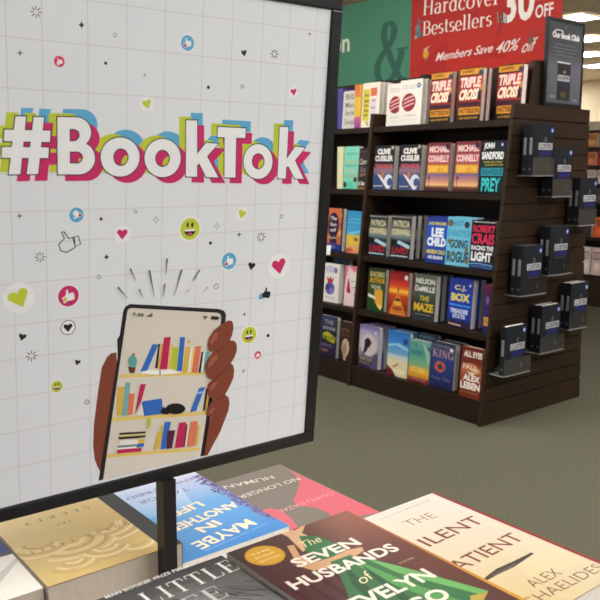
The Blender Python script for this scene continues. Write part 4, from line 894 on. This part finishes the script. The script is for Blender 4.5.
for col, q in [(BR3, ((137, 248), (159, 248), (156, 266), (141, 266))), (BLU, ((207, 183), (224, 184), (190, 263), (172, 262))), (DRK, ((224, 182), (229, 182), (221, 252), (214, 252))), ((214, 178, 90), ((231, 182), (238, 182), (228, 254), (221, 252))),
               (MAG, ((240, 164), (259, 162), (249, 255), (227, 255))), (YEL, ((258, 184), (266, 182), (258, 260), (250, 260))), (LIM, ((265, 192), (281, 192), (276, 262), (258, 262))), (BLU, ((286, 163), (300, 163), (291, 260), (276, 260))),
               (YE2, ((300, 192), (315, 190), (306, 264), (292, 265))), (CRM, ((316, 194), (322, 193), (314, 264), (307, 264))), ((240, 214, 120), ((322, 198), (328, 198), (320, 264), (314, 264))), (ORG, ((329, 190), (346, 188), (335, 264), (318, 265))), (DRK, ((347, 205), (352, 204), (344, 264), (338, 264))), (CRM, ((353, 206), (358, 205), (350, 263), (345, 263))), (TEA, ((358, 206), (371, 202), (362, 250), (351, 262))),
               (YE2, ((307, 172), (315, 171), (313, 180), (305, 181))),
               ((250, 248, 244), ((174, 262), (200, 256), (228, 260), (256, 254), (280, 261), (280, 266), (228, 271), (176, 268))), ((150, 120, 130), ((226, 259), (230, 259), (230, 271), (226, 271))),
               (YE2, ((108, 306), (126, 304), (119, 386), (103, 387))), (TEA, ((129, 293), (144, 292), (135, 386), (119, 388))), (ORG, ((139, 325), (156, 323), (150, 384), (134, 386))), (MAG, ((172, 297), (188, 297), (175, 345), (156, 385))), (CRM, ((162, 385), (180, 347), (186, 387))), (BLU, ((179, 346), (233, 338), (237, 381), (187, 388))), ((44, 90, 170), ((179, 346), (187, 388), (183, 388), (176, 350))),
               (BLU, ((340, 308), (357, 305), (331, 374), (314, 377))), ((150, 196, 222), ((336, 320), (352, 317), (350, 323), (334, 326))), (DRK, ((360, 310), (365, 309), (356, 372), (350, 374))), (YE2, ((366, 310), (370, 309), (362, 371), (357, 372))), (DRK, ((371, 310), (375, 309), (366, 370), (362, 371))),
               (LIM, ((191, 397), (203, 394), (200, 420), (191, 425))), (DRK, ((112, 436), (187, 432), (187, 437), (112, 442))), (DRK, ((110, 448), (187, 443), (186, 449), (110, 455))), ((214, 206, 130), ((114, 442), (186, 438), (186, 443), (112, 448))), (CRM, ((116, 458), (166, 455), (164, 468), (110, 472))), (YE2, ((166, 455), (184, 453), (182, 466), (164, 468))), ((130, 140, 150), ((108, 473), (160, 468), (158, 474), (106, 479))), (BLU, ((162, 468), (183, 465), (181, 476), (160, 478))), (MAG, ((106, 484), (176, 479), (174, 489), (105, 495))), ((250, 248, 244), ((106, 479), (160, 475), (160, 479), (105, 484))),
               (YE2, ((222, 432), (236, 430), (224, 482), (210, 484))), (YEL, ((228, 416), (238, 415), (236, 424), (226, 425))), (BLU, ((241, 405), (259, 404), (246, 481), (230, 483))), ((86, 30, 56), ((248, 430), (271, 428), (262, 480), (246, 482))), (MAG, ((283, 407), (302, 405), (294, 477), (270, 480))), ((108, 30, 60), ((302, 412), (306, 411), (298, 476), (294, 477))), (CRM, ((307, 414), (311, 413), (303, 475), (299, 476))), (ORG, ((316, 404), (335, 402), (326, 473), (306, 476))), (YEL, ((336, 415), (343, 414), (336, 471), (328, 472)))]:
    PP(col, *Z(*q))
def PE(cx, cy, rx, ry, col, n=22): ph.poly(L2([(cx+rx*cos(2*pi*i/n), cy+ry*sin(2*pi*i/n)) for i in range(n)]), col)
c = Z((150, 232))[0]; PE(c[0], c[1], 4.1, 6.4, (92, 168, 162)); c = Z((152, 212))[0]; PE(c[0], c[1], 1.2, 1.2, (160, 70, 84), 8)
c = Z((272, 367))[0]; PE(c[0], c[1], 9.8, 5.4, (28, 24, 26)); c = Z((244, 374))[0]; PE(c[0], c[1], 5, 3.2, (28, 24, 26)); PP((28, 24, 26), *Z((233, 372), (237, 360), (243, 368))); PP((28, 24, 26), *Z((246, 366), (252, 358), (255, 368)))
ph.along('7:30', S(132, 314), S(143.3, 314.9), .0030, (52, 46, 46), bold=.02)
for k in range(4): PP((52, 46, 46), (147+1.3*k, 316.4), (148+1.3*k, 316.4), (148+1.3*k, 315.2-.8*k), (147+1.3*k, 315.2-.8*k))
PP((52, 46, 46), (211, 315.8), (218.2, 316.3), (218, 319.6), (210.8, 319.0)); PP((52, 46, 46), (219.2, 316.4), (220, 316.6), (219.8, 319.2), (219, 319)); PP((110, 100, 96), (202, 315.6), (207.5, 316), (204.6, 319.4))
fing = [(232.4, 322.4), (233, 328), (231.6, 335), (229.4, 340.2), (233.6, 340.2), (236, 343.4), (236.6, 349), (234.6, 356), (230.4, 363.2), (232.6, 365), (233.8, 370), (232.8, 378), (229, 386.5), (224.6, 394.4), (228.2, 397.2), (229, 402), (228.2, 409.4), (220, 431), (207.2, 454.8), (203.6, 455.6), (207.5, 430), (210.2, 416.5), (206.2, 415.4), (206, 410), (209, 404.5), (213.5, 398.5), (208, 396.6), (206.8, 391), (207.5, 384), (212, 379.4), (207.4, 377.6), (205, 372), (204.8, 365.5), (207.6, 358), (212.6, 351.6), (208.6, 350.4), (207.2, 346), (208.2, 338.6), (213, 330.5), (220, 324.6), (227, 320.4), (230.6, 320.4)]
PP(BRN, *fing)
for q in (((209.2, 341), (214, 333), (218, 332), (216.4, 339), (211, 344.4)), ((207, 366), (211, 358), (216.4, 354), (217.6, 358), (212, 364.6), (208, 367.5)), ((208.8, 389), (212, 383.4), (217, 380.4), (216, 385.4), (211, 390.6)), ((208, 412), (212, 407), (214.6, 408.2), (211, 413.6))): PP(BR2, *q)
for q in (((216, 350.5), (229.4, 340.2), (229.6, 341), (217, 352)), ((213, 379), (230.4, 363.2), (230.8, 364), (214, 380.6)), ((214, 398.2), (224.6, 394.4), (225, 395.2), (214, 399.6))): PP(BR3, *q)
for a_, b_, g in (((117.5, 286.7), (126.8, 297.8), 90), ((129.7, 268.3), (135.4, 280.6), 70), ((138.7, 288.8), (142.8, 297.5), 120), ((149, 270), (153.7, 296.8), 60), ((166.7, 258.3), (165.3, 273.8), 60), ((164.4, 283.4), (163, 296.4), 90), ((181.3, 269.6), (173.8, 295.4), 70), ((199.2, 269.6), (192.6, 281), 70), ((188.4, 289.2), (185.2, 293.6), 170), ((207.4, 286.6), (202, 291.8), 170)):
    p, q = S(*a_), S(*b_); dx, dy = q[0]-p[0], q[1]-p[1]; l = math.hypot(dx, dy); ph.poly([(p[0]-dy/l*.0007, p[1]+dx/l*.0007), (p[0]+dy/l*.0007, p[1]-dx/l*.0007), (q[0]+dy/l*.00018, q[1]-dx/l*.00018), (q[0]-dy/l*.00018, q[1]+dx/l*.00018)], (g, g-2, g-2))
ph.obj('phone_illustration', poster, Mp, INK_POSTER)['label'] = 'brown hand holding a phone that shows bookshelves'

# little stickers and sparkles scattered over the poster
st = Art(eps=.000012); st.n = 4
def unit(x, y): p, q = S(x-.5, y), S(x+.5, y); p2, q2 = S(x, y-.5), S(x, y+.5); return math.sqrt(abs(q[0]-p[0])*abs(q2[1]-p2[1]))
def disc(x, y, r, col, n=28): u = unit(x, y)*r; c = S(x, y); st.ell(c[0], c[1], u, u, col, n)
def ringm(x, y, r, wd, col): u = unit(x, y); c = S(x, y); st.band(ellp(c[0], c[1], u*r, u*r, 24), ellp(c[0], c[1], u*(r-wd), u*(r-wd), 24), col)
def glyph(x, y, r, pts, col, rot=0, line=None):
    u = unit(x, y)*r; c = S(x, y); P = [(c[0]+u*(a*cos(rot)-b*sin(rot)), c[1]+u*(a*sin(rot)+b*cos(rot))) for a, b in pts]
    if line: st.line(P, unit(x, y)*line, col, True)
    else: st.poly(P, col)
HEART = [(0, -1)]+[(.5+.5*cos(math.radians(t)), .35+.45*sin(math.radians(t))) for t in (-20, 20, 60, 95, 130, 165)]+[(0, .42)]+[(-.5+.5*cos(math.radians(t)), .35+.45*sin(math.radians(t))) for t in (15, 50, 85, 120, 160, 200)]
THUMB = [(-.95, -.75), (-.5, -.8), (-.5, -.62), (.5, -.8), (.75, -.6), (.85, -.1), (.8, .2), (.55, .32), (.1, .3), (.2, .95), (-.05, 1.0), (-.2, .5), (-.5, .15), (-.95, .1)]
def heart(x, y, r, col, rot=0, halo=True):
    if halo: disc(x, y, r*1.5, (238, 238, 237))
    glyph(x, y, r, HEART, col, rot)
def burst(x, y, r, col, n=8, k0=.38):
    u = unit(x, y)*r; c = S(x, y)
    for k in range(n): t = 2*pi*k/n+pi/2; st.line([(c[0]+u*k0*cos(t), c[1]+u*k0*sin(t)), (c[0]+u*cos(t), c[1]+u*sin(t))], unit(x, y)*.9, col)
def plus(x, y, r, col): glyph(x, y, r, [(0, 1), (.17, .17), (1, 0), (.17, -.17), (0, -1), (-.17, -.17), (-1, 0), (-.17, .17)], col)
def thumb(x, y, r, rim, tip, rot=0):
    disc(x, y, r*1.12, (240, 240, 240)); disc(x, y, r, rim); glyph(x, y, r*.66, THUMB, (242, 240, 240), rot)
    u = unit(x, y)*r; c = S(x, y); st.ell(c[0]-.42*u*cos(rot)+.2*u*sin(rot), c[1]-.42*u*sin(rot)-.2*u*cos(rot), u*.18, u*.24, tip, 12)
def smile(x, y, r):
    disc(x, y, r*1.2, (240, 240, 236)); disc(x, y, r, (198, 206, 62)); u = unit(x, y)*r; c = S(x, y)
    for s_ in (-.26, .22): st.ell(c[0]+s_*u, c[1]+.38*u, u*.11, u*.24, (40, 40, 36), 12)
    st.poly([(c[0]+u*.62*cos(math.radians(t)), c[1]-.02*u+u*.62*sin(math.radians(t))) for t in range(180, 361, 18)], (66, 34, 44)); st.poly([(c[0]-u*.6, c[1]-.03*u), (c[0]-u*.55, c[1]-.2*u), (c[0]+u*.55, c[1]-.2*u), (c[0]+u*.6, c[1]-.03*u)], (244, 242, 240)); st.ell(c[0], c[1]-.46*u, u*.26, u*.12, (208, 90, 130), 12)
def icon(name):
    global st
    if st.f: st.obj(name, poster, Mp, INK_POSTER)
    st = Art(eps=.000012); st.n = 4
def as_part(fn, name):
    def g(*a, **k): fn(*a, **k); icon(name)
    return g
_thumb, _heart, _disc, _ring, _glyph = thumb, heart, disc, ringm, glyph
thumbs, hearts, smiles, bursts, pluses = as_part(thumb, 'thumbs_up_icon'), as_part(heart, 'heart_icon'), as_part(smile, 'smiley_icon'), as_part(burst, 'sparkle_icon'), as_part(plus, 'plus_icon')
thumbs(59.3, 61.5, 5.6, (214, 66, 100), (240, 200, 210), .5); thumbs(187.5, 43, 7.2, BLUE, PKc, .4); thumbs(76.5, 215, 7.4, BLUE, PKc, 2.6); thumbs(68.5, 296, 10.4, PKc, LIME, .3); thumbs(229, 261, 7.8, BLUE, PKc, .3); thumbs(257.6, 355, 3.6, (214, 66, 84), (240, 200, 200), .3)
hearts(147, 104, 4.8, LIME, .3); hearts(122.3, 234, 5.6, PKc, 0); hearts(19, 298, 10.4, LIME, .35); hearts(242, 214, 4.2, LIME, -.3); hearts(279, 266, 7.6, PKc, .2); hearts(293.6, 92, 3.4, PKc, .2)
for x, y, r, ro in ((251.5, 266, 4, -.2), (22.3, 337, 4, -.3), (77.5, 362.4, 3, -.3), (244, 53, 3.2, .2)): hearts(x, y, r, (36, 34, 34), ro, False)
disc(68, 327.6, 8, (240, 240, 238)); ringm(68, 327.6, 7.6, .8, (60, 58, 58)); heart(68, 327.6, 4.6, (36, 34, 34), 0, False); icon('heart_icon')
smiles(190, 229, 10.2); smiles(249, 335, 7.6); smiles(57, 386.5, 5.8)
glyph(68.5, 242, 11.8, [(-.85, -.05), (-.3, .35), (-.5, .9), (-.3, .95), (.05, .3), (.55, .28), (.5, -.55), (-.3, -.85), (-.75, -.6)], (50, 48, 50), .12, 1.2); glyph(76.6, 240.8, 5.2, [(-.6, -.9), (.5, -.9), (.6, .8), (-.5, .9)], (50, 48, 50), .35, 1.2); icon('thumbs_up_icon')
glyph(266, 293.5, 5.6, THUMB, (30, 30, 30)); glyph(260.4, 296.6, 2.4, [(-.8, -1), (.9, -1), (.9, .8), (-.6, .9)], BLUE, .1); icon('thumbs_up_icon')
for x, y, r, g in ((36, 12, 6, 60), (31.5, 356, 5.6, 50), (40, 257, 5.4, 70), (261, 237, 4.8, 70), (274.5, 54, 4.4, 70), (87, 402, 3, 130)): bursts(x, y, r, (g, g, g))
for x, y, r, g in ((20, 53, 4, 60), (19.5, 216, 3.6, 60), (239, 234.6, 3.2, 60), (309.6, 34, 2.6, 90), (144.6, 75, 2.2, 110), (244.5, 314.2, 2.6, 80)): pluses(x, y, r, (g, g, g))
for x, y, r in ((81.5, 25, 3.6), (106.5, 257, 3.0)): glyph(x, y, r, [(0, 1), (.35, .3), (.9, 0), (.35, -.3), (0, -1), (-.35, -.3), (-.9, 0), (-.35, .3)], (40, 40, 40)); icon('diamond_icon')
for x, y, r in ((156, 219.6, 3.8), (217, 226, 3.6)): glyph(x, y, r, [(0, 1), (.3, .25), (.9, 0), (.3, -.25), (0, -1), (-.3, -.25), (-.9, 0), (-.3, .25)], (96, 96, 96), 0, .5); icon('diamond_icon')
for x, y in ((105.6, 63.2), (101, 219), (208.4, 87.4), (210.4, 243), (268, 335.6)): disc(x, y, 1.7, (50, 50, 50), 10); icon('dot_icon')
for x, y, r in ((115, 35, 2.2), (98.8, 277, 2.2), (216, 286.4, 2.6), (281.4, 216.4, 1.9), (242.4, 86.6, 1.9), (135.4, 211.6, 1.8), (243.4, 371, 1.6)): ringm(x, y, r, .8, (140, 140, 140)); icon('ring_icon')
